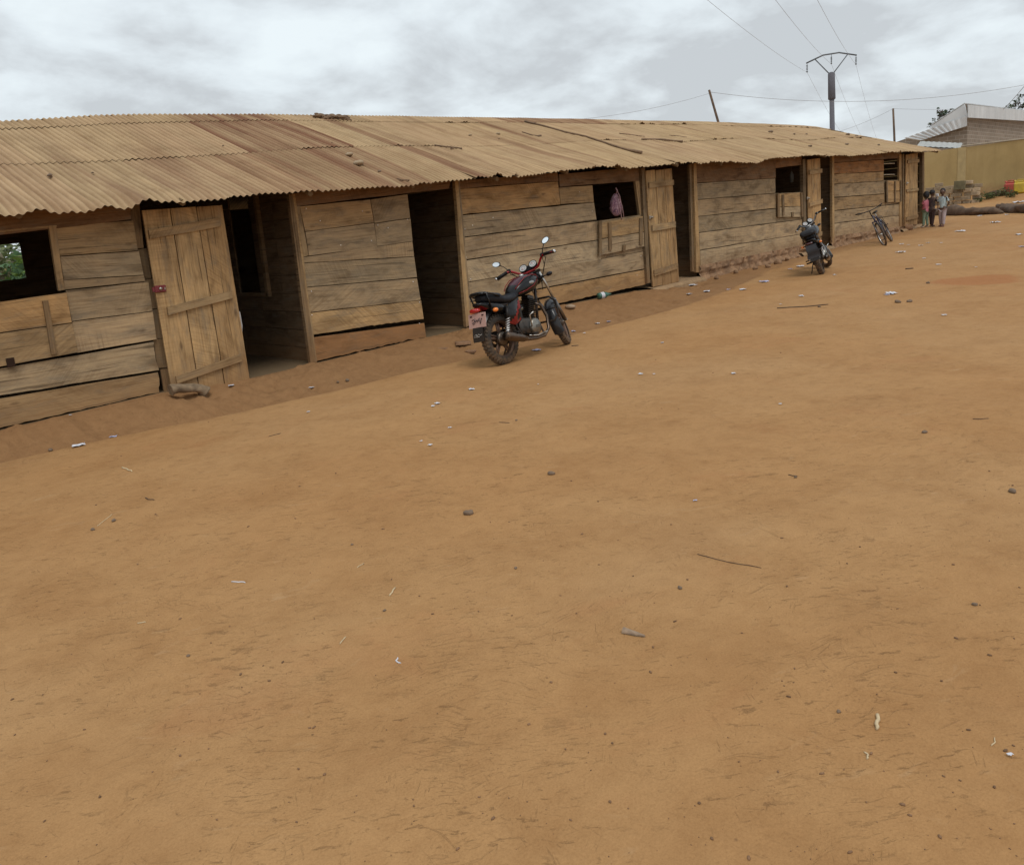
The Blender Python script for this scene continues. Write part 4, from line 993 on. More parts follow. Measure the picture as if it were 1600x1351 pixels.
    if cfg.get('guard', True):
        for s in (-1, 1):
            b = MB(); b.tube([(.85, s*.03, .66), (.90, s*.17, .66), (.93, s*.235, .60), (.93, s*.245, .44), (.88, s*.20, .36), (.80, s*.03, .36)], .013, 8, c=BLK); b.tube([(.93, s*.24, .52), (.86, s*.1, .50)], .010, 6, c=BLK)
            add('crash_bar', b, 'black_metal')
    return root
def stand(root, u, v, u2, v2, lean, dh=0, sc=1.0):
    a = G(u, v); c_ = G(u2, v2); d = c_-a; hd = math.atan2(d[1], d[0])+math.radians(dh); pitch = math.atan2(d[2], math.hypot(d[0], d[1]))
    root.matrix_basis = Matrix.Translation(a)@Matrix.Rotation(hd, 4, 'Z')@Matrix.Rotation(-pitch, 4, 'Y')@Matrix.Rotation(-lean, 4, 'X')@Matrix.Scale(sc, 4)
    return a, hd
m1 = motorcycle('motorcycle', 'black motorcycle with red handlebar and red trim parked beside the plank wall', 'motorcycles parked by the shed', dict(steer=math.radians(30)))
stand(m1, 790, 568, 886, 537, math.radians(9), 0, .955)
m2 = motorcycle('motorcycle', 'plain black motorcycle seen from behind in front of the far doorway', 'motorcycles parked by the shed', dict(steer=math.radians(38), plain_tank=True, bar=(.25, .25, .25), bar_mat='bright_metal', mirrors=False, plate=False, guard=False, tank=(.02, .022, .026), fender=(.02, .02, .022), pipe=(.3, .29, .28), tail=(.05, .008, .008)))
b = MB(); loft(b, [(.02, .84, .88, .12), (-.05, .83, .95, .15), (-.18, .83, .97, .16), (-.30, .84, .95, .15), (-.36, .86, .90, .10)], 18, .7, (.012, .012, .014)); b.build('rear_bag', M['vinyl'], m2); M2S = [o for o in m2.children if o.name.startswith('carrier')]
b = MB(); rows = [[(-.34-.10*q-.03*math.sin(q*5), y+.01*math.sin(q*9), .66-.27*q) for y in np.linspace(-.10-.03*q, .10+.03*q, 8)] for q in np.linspace(0, 1, 9)]; b.grid(rows, c=(.03, .03, .034)); b.grid([[(p[0]+.008, p[1], p[2]) for p in r] for r in rows], c=DK, flip=True); b.build('mud_flap', M['vinyl'], m2)
stand(m2, 1285, 428, 1296, 411, math.radians(17), 0, .89)
# ---- bicycle leaning on the wall
def bicycle():
    root = empty('bicycle', 'dark mountain bicycle leaning against the last plank bay', 'bicycle'); I = Matrix.Identity(4)
    A = Vector((.98, 0, .75)); ax = Vector((-.31, 0, .95)).normalized(); S = Matrix.Translation(A)@Matrix.Rotation(math.radians(22), 4, ax)@Matrix.Translation(-A)
    def add(nm, b, mat, par=None, st=False):
        if st: b.xform(S)
        return b.build(nm, M[mat], par or root)
    for cx_, nm, T in ((0, 'rear_wheel', I), (1.05, 'front_wheel', S)):
        o = Vector((cx_, 0, .33)); b = MB(); b.lathe([(.305+.026*math.cos(a), .026*math.sin(a)) for a in np.linspace(-math.pi, math.pi, 11)], o, (0, 1, 0), 48, c=(.03, .027, .025)); b.xform(T); wh = b.build(nm, M['rubber'], root)
        b = MB(); b.lathe([(.285, -.014), (.275, 0), (.285, .014)], o, (0, 1, 0), 48, c=(.45, .44, .43))
        for k in range(28):
            a = k*math.tau/28; b.tube([o+Vector((math.cos(a+.25)*.02, .028*(1 if k % 2 else -1), math.sin(a+.25)*.02)), o+Vector((math.cos(a)*.28, 0, math.sin(a)*.28))], .0016, 3, c=(.4, .4, .4))
        b.lathe([(0, -.05), (.02, -.05), (.02, .05), (0, .05)], o, (0, 1, 0), 10, c=STEEL); b.xform(T); b.build('rim', M['bright_metal'], wh)
    fc = (.035, .03, .055); b = MB()
    b.tube([(.93, 0, .74), (.42, 0, .32)], .018, 8, c=fc); b.tube([(.90, 0, .84), (.28, 0, .74)], .016, 8, c=fc); b.tube([(.42, 0, .32), (.26, 0, .80)], .016, 8, c=fc); b.tube([(.90, 0, .86), (.94, 0, .70)], .021, 8, c=fc)
    for s in (-1, 1): b.tube([(.42, s*.03, .32), (0, s*.06, .33)], .010, 6, c=fc); b.tube([(.29, s*.02, .72), (0, s*.06, .33)], .010, 6, c=fc)
    add('frame', b, 'paint')
    b = MB(); [b.tube([(.95, s*.055, .68), (1.05, s*.055, .33)], .014, 8, c=(.2, .2, .22)) for s in (-1, 1)]; b.box((.945, 0, .69), (.04, .14, .03), c=fc, bev=.008); add('fork', b, 'bright_metal', st=True)
    b = MB(); b.tube([(.90, 0, .85), (.87, 0, .97), (.93, 0, 1.0)], .013, 8, c=BLK); b.tube([(.86, -.34, 1.05), (.91, -.14, 1.01), (.935, 0, 1.0), (.91, .14, 1.01), (.86, .34, 1.05)], .0125, 8, c=DK); hb = add('handlebar', b, 'black_metal', st=True)
    for s in (-1, 1):
        b = MB(); b.tube([(.883, s*.23, 1.033), (.86, s*.345, 1.051)], .017, 8, c=BLK); b.tube([(.90, s*.2, 1.02), (.94, s*.22, 1.0), (.93, s*.32, 1.01)], .006, 5, c=BLK); add('grip', b, 'vinyl', hb, True)
    b = MB(); b.tube([(.26, 0, .80), (.245, 0, .88)], .013, 8, c=STEEL); loft(b, [(.40, .89, .91, .02), (.30, .88, .915, .04), (.20, .88, .93, .075), (.13, .89, .935, .07), (.10, .90, .925, .03)], 14, .8, BLK); add('saddle', b, 'vinyl')
    b = MB(); b.lathe([(0, -.045), (.09, -.045), (.09, -.05), (0, -.05)], (.42, 0, .32), (0, 1, 0), 26, c=(.3, .3, .3)); b.tube([(.42, -.06, .32), (.50, -.07, .17)], .01, 6, c=DK); b.tube([(.42, .06, .32), (.34, .07, .47)], .01, 6, c=DK); b.box((.50, -.12, .165), (.09, .09, .02), c=DK, bev=.006); b.box((.34, .12, .475), (.09, .09, .02), c=DK, bev=.006); add('crank', b, 'bright_metal')
    b = MB(); b.tube([(.09, -.045, .33), (.42, -.045, .405)], .005, 4, c=DK); b.tube([(.04, -.045, .29), (.42, -.045, .24)], .005, 4, c=DK); add('chain', b, 'black_metal')
    b = MB(); fender(b, (0, .33), .365, .028, 40, 170, (.03, .03, .035), 14); add('rear_mudguard', b, 'paint')
    b = MB()
    for y in (-.06, -.02, .02, .06): b.tube([(.12, y, .73), (-.22, y, .73)], .006, 5, c=DK)
    for s in (-1, 1): b.tube([(-.1, s*.06, .73), (0, s*.065, .33)], .006, 5, c=DK)
    add('carrier', b, 'black_metal')
    return root
bk = bicycle()
stand(bk, 1394, 377, 1384, 382, math.radians(-27), 5, .92)
# ================================================================ CHILDREN
def skinmesh(name, joints, edges, mat, parent=None, root=0, sub=2):
    """joints: list of ((x,y,z), radius); grown as one continuous surface"""
    me = bpy.data.meshes.new(name); me.from_pydata([j[0] for j in joints], edges, []); o = bpy.data.objects.new(name, me); col.objects.link(o)
    sk = o.modifiers.new('skin', 'SKIN'); sk.use_smooth_shade = True
    if not me.skin_vertices:
        bm = bmesh.new(); bm.from_mesh(me); bm.verts.layers.skin.verify(); bm.to_mesh(me); bm.free()
    for i, j in enumerate(joints):
        r = j[1] if hasattr(j[1], '__len__') else (j[1], j[1]); me.skin_vertices[0].data[i].radius = r; me.skin_vertices[0].data[i].use_root = (i == root)
    ss = o.modifiers.new('sub', 'SUBSURF'); ss.levels = sub; ss.render_levels = sub
    me.materials.append(mat)
    if parent: o.parent = parent
    return o
M['skin'] = plain('dark_brown_skin', (.10, .052, .032), .5, var=.06)
M['hair'] = plain('black_hair', (.014, .012, .013), .8, scale=60, var=.4, bump=.8)
M['eye'] = plain('eye_white', (.6, .58, .55), .3, var=0)
def child(label, u, v, H, face, cloth, pose):
    """faces +x locally, turned by face"""
    p = G(u, v); root = empty('person', label, 'child', tuple(p), 'children talking at the shed corner'); root.rotation_euler = (0, 0, face); k = H/1.25
    J = []; Ed = []
    def j(x, y, z, r, par=None):
        J.append(((x*k, y*k, z*k), r*k if not hasattr(r, '__len__') else (r[0]*k, r[1]*k))); 
        if par is not None: Ed.append((par, len(J)-1))
        return len(J)-1
    st = pose.get('step', .05)
    pel = j(0, 0, .60, .085); wst = j(0, 0, .72, .078, pel); ch_ = j(0, 0, .90, (.085, .095), wst); nk0 = j(0, 0, 1.0, .042, ch_); nk = j(.005, 0, 1.05, .034, nk0)
    hd = j(.012, 0, 1.105, .062, nk); h2 = j(.012, 0, 1.16, .078, hd); h3 = j(.0, 0, 1.21, .052, h2)
    arms = {}
    for s in (-1, 1):
        hp = j(0, s*.06, .56, .066, pel); kn = j(.01+s*st*.4, s*.065, .31, .042, hp); an = j(s*st, s*.07, .06, .026, kn); to = j(s*st+.10, s*.085, .022, .022, an)
        sh_ = j(0, s*.115, .955, .038, ch_); el, wr = pose['arms'][0 if s < 0 else 1]
        e_ = j(*el, .026, sh_); w_ = j(*wr, .019, e_); d = (Vector(wr)-Vector(el)).normalized()
        pm = j(*(Vector(wr)+d*.045), (.020, .014), w_); arms[s] = (e_, w_, pm, d, Vector(wr))
        side = d.cross(Vector((1, 0, 0))); side = (side if side.length > .2 else Vector((0, 1, 0))).normalized()
        for f in range(4):
            o_ = side*(.024*(f-1.5)/1.5*.55); b0 = Vector(wr)+d*.05+o_; L = (.030, .036, .034, .027)[f]
            a = j(*(b0+d*.01), .0065, pm); c_ = j(*(b0+d*L), .0055, a); j(*(b0+d*(L+.015)+Vector((.010, 0, -.004))), .0045, c_)
        a = j(*(Vector(wr)+d*.02+side*.022), .0065, w_); j(*(Vector(wr)+d*.045+side*.034), .005, a)
    body = skinmesh('body', J, Ed, M['skin'], root)
    # head: eyes, nose, mouth, ears sit on the skull
    yw = pose.get('head', 0); Rh = Matrix.Translation((.01*k, 0, 1.14*k))@Matrix.Rotation(yw, 4, 'Z')@Matrix.Rotation(pose.get('nod', 0), 4, 'Y')
    b = MB(); b.ell((.0, 0, .01*k), (.088*k, .076*k, .098*k), 20, 14, Rh); b.ell((.02*k, 0, -.055*k), (.055*k, .05*k, .042*k), 14, 8, Rh)
    b.ell((.088*k, 0, -.008*k), (.014*k, .014*k, .018*k), 10, 6, Rh); b.ell((.078*k, 0, -.042*k), (.012*k, .024*k, .010*k), 10, 6, Rh)
    for s in (-1, 1): b.ell((-.005*k, s*.077*k, -.005*k), (.016*k, .008*k, .024*k), 10, 6, Rh)
    hdO = b.build('face', M['skin'], root)
    b = MB(); [b.ell((.077*k, s*.030*k, .018*k), (.010*k, .013*k, .007*k), 8, 6, Rh) for s in (-1, 1)]; b.build('eye', M['eye'], hdO)
    b = MB(); hr = pose.get('hair', 1.0)
    b.ell((-.015*k, 0, .035*k), (.092*k*hr, .084*k*hr, .088*k*hr), 20, 14, Rh)
    if hr > 1.05: b.ell((-.05*k, 0, .0), (.07*k, .085*k, .10*k), 16, 10, Rh); b.ell((-.03*k, .05*k, .12*k), (.045*k, .04*k, .045*k), 10, 8, Rh); b.ell((-.03*k, -.05*k, .11*k), (.045*k, .04*k, .045*k), 10, 8, Rh)
    b.v = [tuple(Vector(v)+Vector([mnoise.noise(Vector(v)*40+Vector((q*9, 0, 0)))*.006 for q in range(3)])) for v in b.v]; b.build('hair', M['hair'], root)
    # clothes follow the same joints
    JJ = lambda i: Vector(J[i][0])
    top = [((0, 0, .60*k), .098*k), ((0, 0, .74*k), .092*k), ((0, 0, .90*k), (.092*k, .108*k)), ((0, 0, .985*k), .055*k)]; te = [(0, 1), (1, 2), (2, 3)]
    if cloth.get('long'): top[0] = ((0, 0, .50*k), .112*k)
    for s in (-1, 1):
        e_, w_, pm, d, wr = arms[s]; sp = Vector((0, s*.112*k, .955*k)); ev = JJ(e_); f = cloth.get('sleeve', .75)
        n0 = len(top); top.append((tuple(sp), .047*k)); te.append((2, n0)); top.append((tuple(sp+(ev-sp)*min(1, f)), .040*k)); te.append((n0, n0+1))
        if f > 1: top.append((tuple(ev+(JJ(w_)-ev)*(f-1)), .030*k)); te.append((n0+1, n0+2))
    skinmesh('shirt', top, te, cloth['top'], root, 1)
    tr_ = [((0, 0, .62*k), .096*k)]; te = []; ft = cloth.get('leg', 1.0); wl = cloth.get('wide', 1.0)
    for s in (-1, 1):
        hp = Vector((0, s*.062, .55)); kn = Vector((.01+s*st*.4, s*.067, .31)); an = Vector((s*st, s*.07, .05)); n0 = len(tr_)
        tr_ += [(tuple(hp*k), .078*k), (tuple(kn*k), .054*k*wl), (tuple((kn+(an-kn)*ft)*k), .042*k*wl)]; te += [(0, n0), (n0, n0+1), (n0+1, n0+2)]
    skinmesh('trousers', tr_, te, cloth['bottom'], root)
    for s in (-1, 1):
        b = MB(); b.ell((s*st*k+.045*k, s*.078*k, .020*k), (.085*k, .038*k, .022*k), 14, 6); b.build('sandal', cloth['shoe'], root)
    return root
def cl(n, c): return plain(n, c, .85, var=.18, scale=14, bump=.3, dust=.15)
c1 = child('small child in a pink top and green leggings with big dark hair', 1446, 355, 1.0, math.radians(70), dict(top=cl('pink_cotton', (.46, .13, .18)), bottom=cl('green_cotton', (.17, .25, .18)), shoe=cl('pale_rubber', (.5, .42, .35)), long=True, sleeve=.9), dict(arms=(((.03, -.15, .80), (.12, -.12, .72)), ((.03, .15, .80), (.13, .09, .74))), hair=1.22, step=.03))
c2 = child('child in dark clothes holding something white to the mouth', 1455.5, 354, 1.05, math.radians(-20), dict(top=cl('navy_cotton', (.022, .018, .026)), bottom=cl('dark_plum_cotton', (.03, .014, .022)), shoe=cl('dark_rubber', (.08, .04, .03)), long=True, sleeve=1.3), dict(arms=(((.07, -.16, .84), (.13, -.07, .99)), ((.06, .15, .80), (.16, .08, .90))), hair=1.03, step=.06))
b = MB(); b.box((.155*.85, -.07*.85, 1.06*.84), (.03, .10, .08), None, (1, 1, 1), bev=.012); o = b.build('paper_packet', plain('white_paper', (.75, .76, .8), .7), None)
o.matrix_basis = c2.matrix_basis.copy(); tag(o, 'small white packet held up by the child in dark clothes', 'packet')
c3 = child('child in a pale blue t-shirt and grey trousers, one hand behind the hip', 1472, 354, 1.08, math.radians(165), dict(top=cl('pale_blue_cotton', (.40, .50, .53)), bottom=cl('lilac_grey_cotton', (.38, .31, .32)), shoe=cl('maroon_rubber', (.12, .03, .03)), wide=1.2, sleeve=.85), dict(arms=(((.02, -.16, .79), (.08, -.11, .66)), ((-.05, .20, .78), (-.10, .10, .68))), hair=1.0, step=.05, head=.35, nod=-.05))
# ================================================================ FAR SIDE: wall, blocks, building, poles, trees
WX = 38.0
def wall_mat():
    m, t, b = base_mat('ochre_render'); ge = N(t, 'ShaderNodeNewGeometry'); P = ge.outputs['Position']
    n = noise(t, P, .8, 6, .65, .4); st = noise(t, mapping(t, P, (1, 2.2, .35)), 1.3, 5, .6)
    c = ramp(t, n, [(.3, (.37, .262, .11)), (.5, (.43, .305, .13)), (.7, (.47, .34, .155))]); c = mixc(t, .6, c, ramp(t, st, [(.35, (.82, .8, .78)), (.55, (1, 1, 1))]), 'MULTIPLY')
    sx = N(t, 'ShaderNodeSeparateXYZ'); t.links.new(P, sx.inputs[0]); h = mth(t, 'ADD', sx.outputs[2], mth(t, 'MULTIPLY', mth(t, 'SUBTRACT', noise(t, P, 2.5, 5, .7), .5), .8))
    c = mixc(t, mrange(t, h, 1.65, 2.15, .75, 0), c, (.28, .15, .07))
    t.links.new(c, b.inputs['Base Color']); b.inputs['Roughness'].default_value = .93; bump(t, b, noise(t, P, 25, 5, .7), .3, .01); return m
M['ochre'] = wall_mat()
yw = MB(); rows = []
ys = np.arange(-8, 24, .5)
for y in ys:
    zt = float(np.interp(y, [8, 9, 11, 24], [3.70, 3.68, 3.64, 3.55])); z0 = float(gz(WX, y))-.3
    rows.append([(WX, y, z0), (WX, y, z0+1.2), (WX, y, zt), (WX+.18, y, zt+.01), (WX+.18, y, z0)])
yw.grid(rows, sm=False); ywo = yw.build('boundary_wall', M['ochre']); tag(ywo, 'long ochre rendered boundary wall behind the stack of blocks', 'wall')
b = MB(); ya, yb = onX(1510, 240, WX)[1], onX(1497, 240, WX)[1]; b.box((WX-.012, (ya+yb)/2, 2.75), (.024, yb-ya, 1.8), bev=.004); b.build('repaired_strip', plain('pale_ochre_render', (.44, .33, .16), .9, var=.12, scale=4, bump=.3), ywo)
b = MB(); b.box((WX+.09, 9.9, 3.70), (.26, 2.6, .04), None, bev=.01); b.build('coping', plain('cement_coping', (.42, .36, .27), .9, bump=.3), ywo)
# blocks
M['block'] = plain('cement_block', (.33, .245, .155), .95, var=.22, scale=7, bump=.7)
M['block_dark'] = plain('mossy_block', (.13, .11, .06), .95, var=.25, scale=7, bump=.7)
def onXr(u, v, X): return onX(u, v, X)
PX = 35.6; y_r = onXr(1531, 316, PX)[1]; y_l = onXr(1447, 316, PX)[1]; zb = float(gz(PX, (y_r+y_l)/2))-.02
def topz(y):
    u = np.interp(y, [y_r, y_l], [1531, 1447]); v = np.interp(u, [1447, 1452, 1462, 1476, 1480, 1486, 1492, 1505, 1512, 1525, 1531], [294, 288, 283, 287, 293, 292, 282, 279, 283, 287, 296]); return onX(u, v, PX)[2]
rb = random.Random(5); proto = {}; BM = [plain('cement_block_tone', tuple(x*f for x in (.36, .27, .175)), .95, var=.22, scale=7, bump=.7) for f in (.62, .8, .95, 1.1, 1.25)]
def block(x, y, z, L, Wd, H_, rz, tilt, dark):
    key = (round(L, 2), dark, rb.randint(0, 4))
    if key not in proto:
        b = MB(); b.box((0, 0, H_/2), (Wd, L, H_), bev=.012); o = b.build('concrete_block', M['block_dark'] if dark else BM[key[2]]); proto[key] = o
    else:
        o = proto[key].copy(); col.objects.link(o)
    o.location = (x, y, z); o.rotation_euler = (tilt, rb.uniform(-.03, .03), rz)
    tag(o, 'dark mossy block on top of the block stack' if dark else 'rough cement block in the stack against the ochre wall', 'block', 'blocks stacked by the ochre wall'); return o
nb = 0; yy = y_r; colm = 0; ORD = ['first', 'second', 'third', 'fourth', 'fifth', 'sixth', 'seventh', 'eighth', 'ninth', 'tenth', 'eleventh', 'twelfth', 'thirteenth', 'fourteenth', 'fifteenth', 'sixteenth', 'seventeenth', 'eighteenth', 'nineteenth', 'twentieth', 'last', 'very last', 'extra']
while yy < y_l:
    endon = rb.random() < .3; L = .15 if endon else .30; z = zb; k = 0
    while z+.09 < topz(yy+L/2) and k < 9:
        cyy = yy+L/2+rb.uniform(-.03, .03)
        block(PX+rb.uniform(-.09, .09)+.03*k, cyy, z, L*.92, .17 if not endon else .30, .138, rb.uniform(-.08, .08)+(rb.uniform(-.5, .5) if z+.3 > topz(yy) else 0), rb.uniform(-.05, .05), False)['label'] = f'rough cement block, {ORD[k]} course up, {ORD[colm]} column from the right end of the stack'; z += .151; k += 1; nb += 1
    yy += L+rb.uniform(.0, .03); colm += 1
p = onX(1497, 296, PX-.12); block(PX-.14, p[1]-.05, p[2]-.02, .38, .2, .34, .1, .04, True)
b = MB()
# jerrycans
def jerry(u, v, name_c, c, label):
    p = onX(u, v, WX-.5); p[2] = float(gz(p[0], p[1])); root = empty('jerrycan', label, 'jerrycan', tuple(p), 'jerrycans by the ochre wall')
    m = plain(name_c, c, .4, var=.1, dust=.3); b = MB(); b.box((0, 0, .20), (.28, .36, .40), bev=.05); b.box((0, 0, .42), (.2, .26, .05), bev=.02); b.build('can_body', m, root)
    b = MB(); b.tube([(0, -.12, .42), (0, -.10, .49), (0, .06, .49), (0, .09, .42)], .018, 8); b.build('handle', m, root); b = MB(); b.lathe([(.035, 0), (.035, .05), (0, .055)], (0, .13, .43), (0, .3, 1), 12); b.build('cap', m, root)
    root.rotation_euler = (0, 0, .1); root.scale = (1.1, 1.1, 1.1)
jerry(1578, 299, 'red_plastic', (.42, .04, .03), 'red plastic jerrycan at the foot of the ochre wall'); jerry(1592.5, 298, 'yellow_plastic', (.55, .40, .03), 'yellow plastic jerrycan beside the red one')
# felled trunks
M['bark'] = plain('grey_brown_bark', (.115, .072, .045), .95, var=.4, scale=5, bump=.9)
def log(pts, r, label, seed, cat='log', grp='felled trunks across the yard'):
    b = MB(); P = [Vector(tuple(q)) for q in pts]; rows = []; nn = 40
    for i in range(nn+1):
        q = i/nn*(len(P)-1); a = int(min(q, len(P)-2)); c_ = P[a].lerp(P[a+1], q-a); rr_ = np.interp(i/nn, np.linspace(0, 1, len(r)), r); t = (P[min(a+1, len(P)-1)]-P[a]).normalized(); s_ = t.cross(Vector((0, 0, 1))).normalized(); row = []
        for j_ in range(14):
            th = j_*math.tau/14; d = s_*math.cos(th)+Vector((0, 0, 1))*math.sin(th); nz_ = mnoise.noise(c_*2.2+d*.9+Vector((seed, 0, 0)))*.6+mnoise.noise(c_*7+d*2+Vector((seed, 0, 0)))*.3
            row.append(c_+d*rr_*(1+nz_))
        rows.append(row)
    b.grid(rows, closed_v=True, caps=True); return tag(b.build('log', M['bark']), label, cat, grp)
def GL(u, v, h): p = G(u, v); return (p[0], p[1], p[2]+h)
log([GL(1462, 336, .10), GL(1490, 336.5, .12), GL(1520, 336.5, .10), GL(1548, 335, .09), GL(1560, 334.5, .05), GL(1568, 334, .02)], [.14, .18, .15, .11, .13, .05], 'long grey brown felled trunk lying behind the children', 3)
log([GL(1559, 330, .12), GL(1575, 332, .13), GL(1600, 333, .14), GL(1640, 332, .14)], [.09, .15, .16, .15], 'shorter felled trunk running out of the frame on the right', 9)
# weeds
def leafy(b, c0, r, n, size, c, rnd, flat=1.0):
    for _ in range(n):
        d = Vector((rnd.gauss(0, 1), rnd.gauss(0, 1), rnd.gauss(0, 1))).normalized()*r*rnd.random()**.4; p = Vector(c0)+Vector((d.x, d.y, d.z*flat)); a = Vector((rnd.gauss(0, 1), rnd.gauss(0, 1), rnd.gauss(0, .6))).normalized(); s_ = a.orthogonal().normalized(); s_.rotate(Matrix.Rotation(rnd.random()*6.3, 3, a)); L = size*rnd.uniform(.6, 1.3); f = rnd.uniform(.6, 1.35); cc = tuple(x*f for x in c); k = len(b.v)
        w_ = s_.cross(a).normalized()
        b.v += [tuple(p-a*L*.5), tuple(p+s_*L*.22), tuple(p+a*L*.5), tuple(p-s_*L*.22)]; b.face((k, k+1, k+2, k+3), c=cc)
def leaf_mat():
    m, t, b = base_mat('leaves'); at = N(t, 'ShaderNodeAttribute'); at.attribute_name = 'tone'; t.links.new(at.outputs['Color'], b.inputs['Base Color']); b.inputs['Roughness'].default_value = .6; b.inputs['Specular IOR Level'].default_value = .3
    tr = N(t, 'ShaderNodeBsdfTranslucent'); t.links.new(at.outputs['Color'], tr.inputs[0]); mx_ = N(t, 'ShaderNodeMixShader'); mx_.inputs[0].default_value = .3; t.links.new(b.outputs[0], mx_.inputs[1]); t.links.new(tr.outputs[0], mx_.inputs[2]); t.links.new(mx_.outputs[0], t.nodes['Material Output'].inputs[0]); return m
M['leaf'] = leaf_mat(); rn = random.Random(3)
for u, v, s_, lab in ((1541, 310, .30, 'low green weed at the end of the block stack'), (1549, 308, .24, 'green weed beside the dark stone'), (1570, 304, .32, 'bushy green weed in front of the red jerrycan'), (1580, 306, .24, 'small weed below the jerrycans'), (1528, 314, .18, 'tiny weed at the corner of the block stack')):
    p = G(u, v+2); root = empty('weed', lab, 'plant', tuple(p), 'weeds along the ochre wall'); b = MB(); leafy(b, (0, 0, s_*.5), s_, 170, .09, (.10, .12, .045), rn, .55); b.build('foliage', M['leaf'], root)
    b = MB(); [b.tube([(0, 0, 0), (rn.uniform(-.1, .1), rn.uniform(-.1, .1), s_*.8)], .006, 4) for _ in range(6)]; b.build('stem', M['bark'], root)
p = G(1558, 306); b = MB(); b.ell((p[0], p[1], p[2]+.06), (.28, .38, .13), 14, 8); b.v = [tuple(Vector(v)+Vector((0, 0, 1))*mnoise.noise(Vector(v)*5)*.06) for v in b.v]; tag(b.build('boulder', plain('dark_stone', (.09, .05, .03), .95, var=.3, bump=.6)), 'dark flat boulder between the weeds by the wall', 'boulder')
# ---- grey block building beyond the wall
def brick_mat():
    m, t, b = base_mat('brown_block_wall'); ge = N(t, 'ShaderNodeNewGeometry'); P = ge.outputs['Position']; br = N(t, 'ShaderNodeTexBrick'); mp = N(t, 'ShaderNodeSeparateXYZ'); t.links.new(P, mp.inputs[0]); cb = N(t, 'ShaderNodeCombineXYZ'); t.links.new(mth(t, 'ADD', mp.outputs[0], mp.outputs[1]), cb.inputs[0]); t.links.new(mp.outputs[2], cb.inputs[1]); t.links.new(cb.outputs[0], br.inputs['Vector'])
    br.inputs['Scale'].default_value = 1; br.inputs['Brick Width'].default_value = .42; br.inputs['Row Height'].default_value = .21; br.inputs['Mortar Size'].default_value = .018; br.inputs['Color1'].default_value = (.22, .175, .13, 1); br.inputs['Color2'].default_value = (.27, .22, .17, 1); br.inputs['Mortar'].default_value = (.34, .30, .25, 1)
    c = mixc(t, .6, br.outputs[0], ramp(t, noise(t, P, 1.2, 5, .6), [(.3, (.8, .8, .8)), (.7, (1.15, 1.12, 1.1))]), 'MULTIPLY'); t.links.new(c, b.inputs['Base Color']); b.inputs['Roughness'].default_value = .9; return m
def white_iron():
    m, t, b = base_mat('white_ribbed_iron'); ge = N(t, 'ShaderNodeNewGeometry'); P = ge.outputs['Position']; c = ramp(t, noise(t, mapping(t, P, (1, 1, .2)), 2, 5, .6), [(.3, (.50, .52, .53)), (.7, (.66, .68, .69))]); t.links.new(c, b.inputs['Base Color']); b.inputs['Roughness'].default_value = .5; return m
M['brick'] = brick_mat(); M['white_iron'] = white_iron()
bx, by = 52.0, 15.03
bld = empty('block_building', 'grey brown block building with white ribbed metal fascia beyond the ochre wall', 'building', (bx, by, 1.9))
def quadbox(b, pts, th, n_):
    """pts: outline corners in order; thickness along n_"""
    k = len(b.v); m_ = len(pts); b.v += [tuple(p) for p in pts]+[tuple(Vector(tuple(p))+Vector(n_)*th) for p in pts]; b.face(list(range(k, k+m_))); b.face([k+m_+i for i in range(m_)][::-1])
    for i in range(m_): j_ = (i+1) % m_; b.face((k+j_, k+i, k+m_+i, k+m_+j_))
wl = onX(1437, 221, bx); 
b = MB(); quadbox(b, [(bx, by, 0), (bx, 30, 0), (bx, 30, 2.6), (bx, by, 6.0)], .25, (1, 0, 0)); quadbox(b, [(bx+.25, by, 0), (90, by, 0), (90, by, 6.5), (bx+.25, by, 6.0)], .25, (0, 1, 0)); place(b.build('wall', M['brick']), bld)
def ribbed(b, A0, A1, B0, B1, pitch, amp, n_):
    """sheet between bottom edge A0-A1 and top edge B0-B1 with trapezoid ribs"""
    A0, A1, B0, B1 = map(lambda q: Vector(tuple(q)), (A0, A1, B0, B1)); L = (A1-A0).length; k = int(L/pitch)*4; rows = []
    for i in range(k+1):
        f = i/k; o = Vector(n_)*(amp if (i % 4) in (1, 2) else 0); rows.append([A0.lerp(A1, f)+o, B0.lerp(B1, f)+o])
    b.grid(rows, sm=False); b.grid([[p-Vector(n_)*.03 for p in r] for r in rows], sm=False, flip=True)
b = MB()
c0 = onX(1512, 184, bx-.3); ctop = onX(1507, 163, bx-.3); l0 = onX(1437, 221.5, bx-.3); l1 = onX(1411, 216, bx-.3); lmid = onX(1500, 186, bx-.3)
# left slope fascia: band that follows the roof pitch
a0 = onX(1438, 220, bx-.3); a1 = onX(1511, 197, bx-.3); b0 = onX(1413, 216, bx-.3); b1 = onX(1511, 181, bx-.3)
ribbed(b, a0, a1, b0, b1, .22, .035, (-1, 0, 0))
place(b.build('side_fascia', M['white_iron']), bld)
b = MB(); r1 = onY(1640, 191.5, by-.3); r2 = onY(1640, 177.5, by-.3); q0 = onY(1512, 184, by-.3); q1 = onY(1507, 163, by-.3)
ribbed(b, (q0[0], by-.3, q0[2]), r1, (q0[0], by-.3, q1[2]), r2, .26, .035, (0, -1, 0))
place(b.build('front_fascia', M['white_iron']), bld)
b = MB(); g0 = onX(1507, 163, bx-.25); g1 = onX(1455, 197, bx-.25); g2 = onX(1455, 201, bx-.25); g3 = onX(1511, 182, bx-.25)
quadbox(b, [g0, g1, g2, g3], .1, (1, 0, 0)); place(b.build('gable_panel', plain('white_paint', (.62, .64, .65), .7, scale=1)), bld)
b = MB(); quadbox(b, [g0+np.array([0, 0, .03]), g1+np.array([0, 0, .03]), (90, g1[1], g1[2]), (90, g0[1]-.2, g0[2]+.5)], .05, (0, 0, 1)); place(b.build('roof', M['white_iron']), bld)
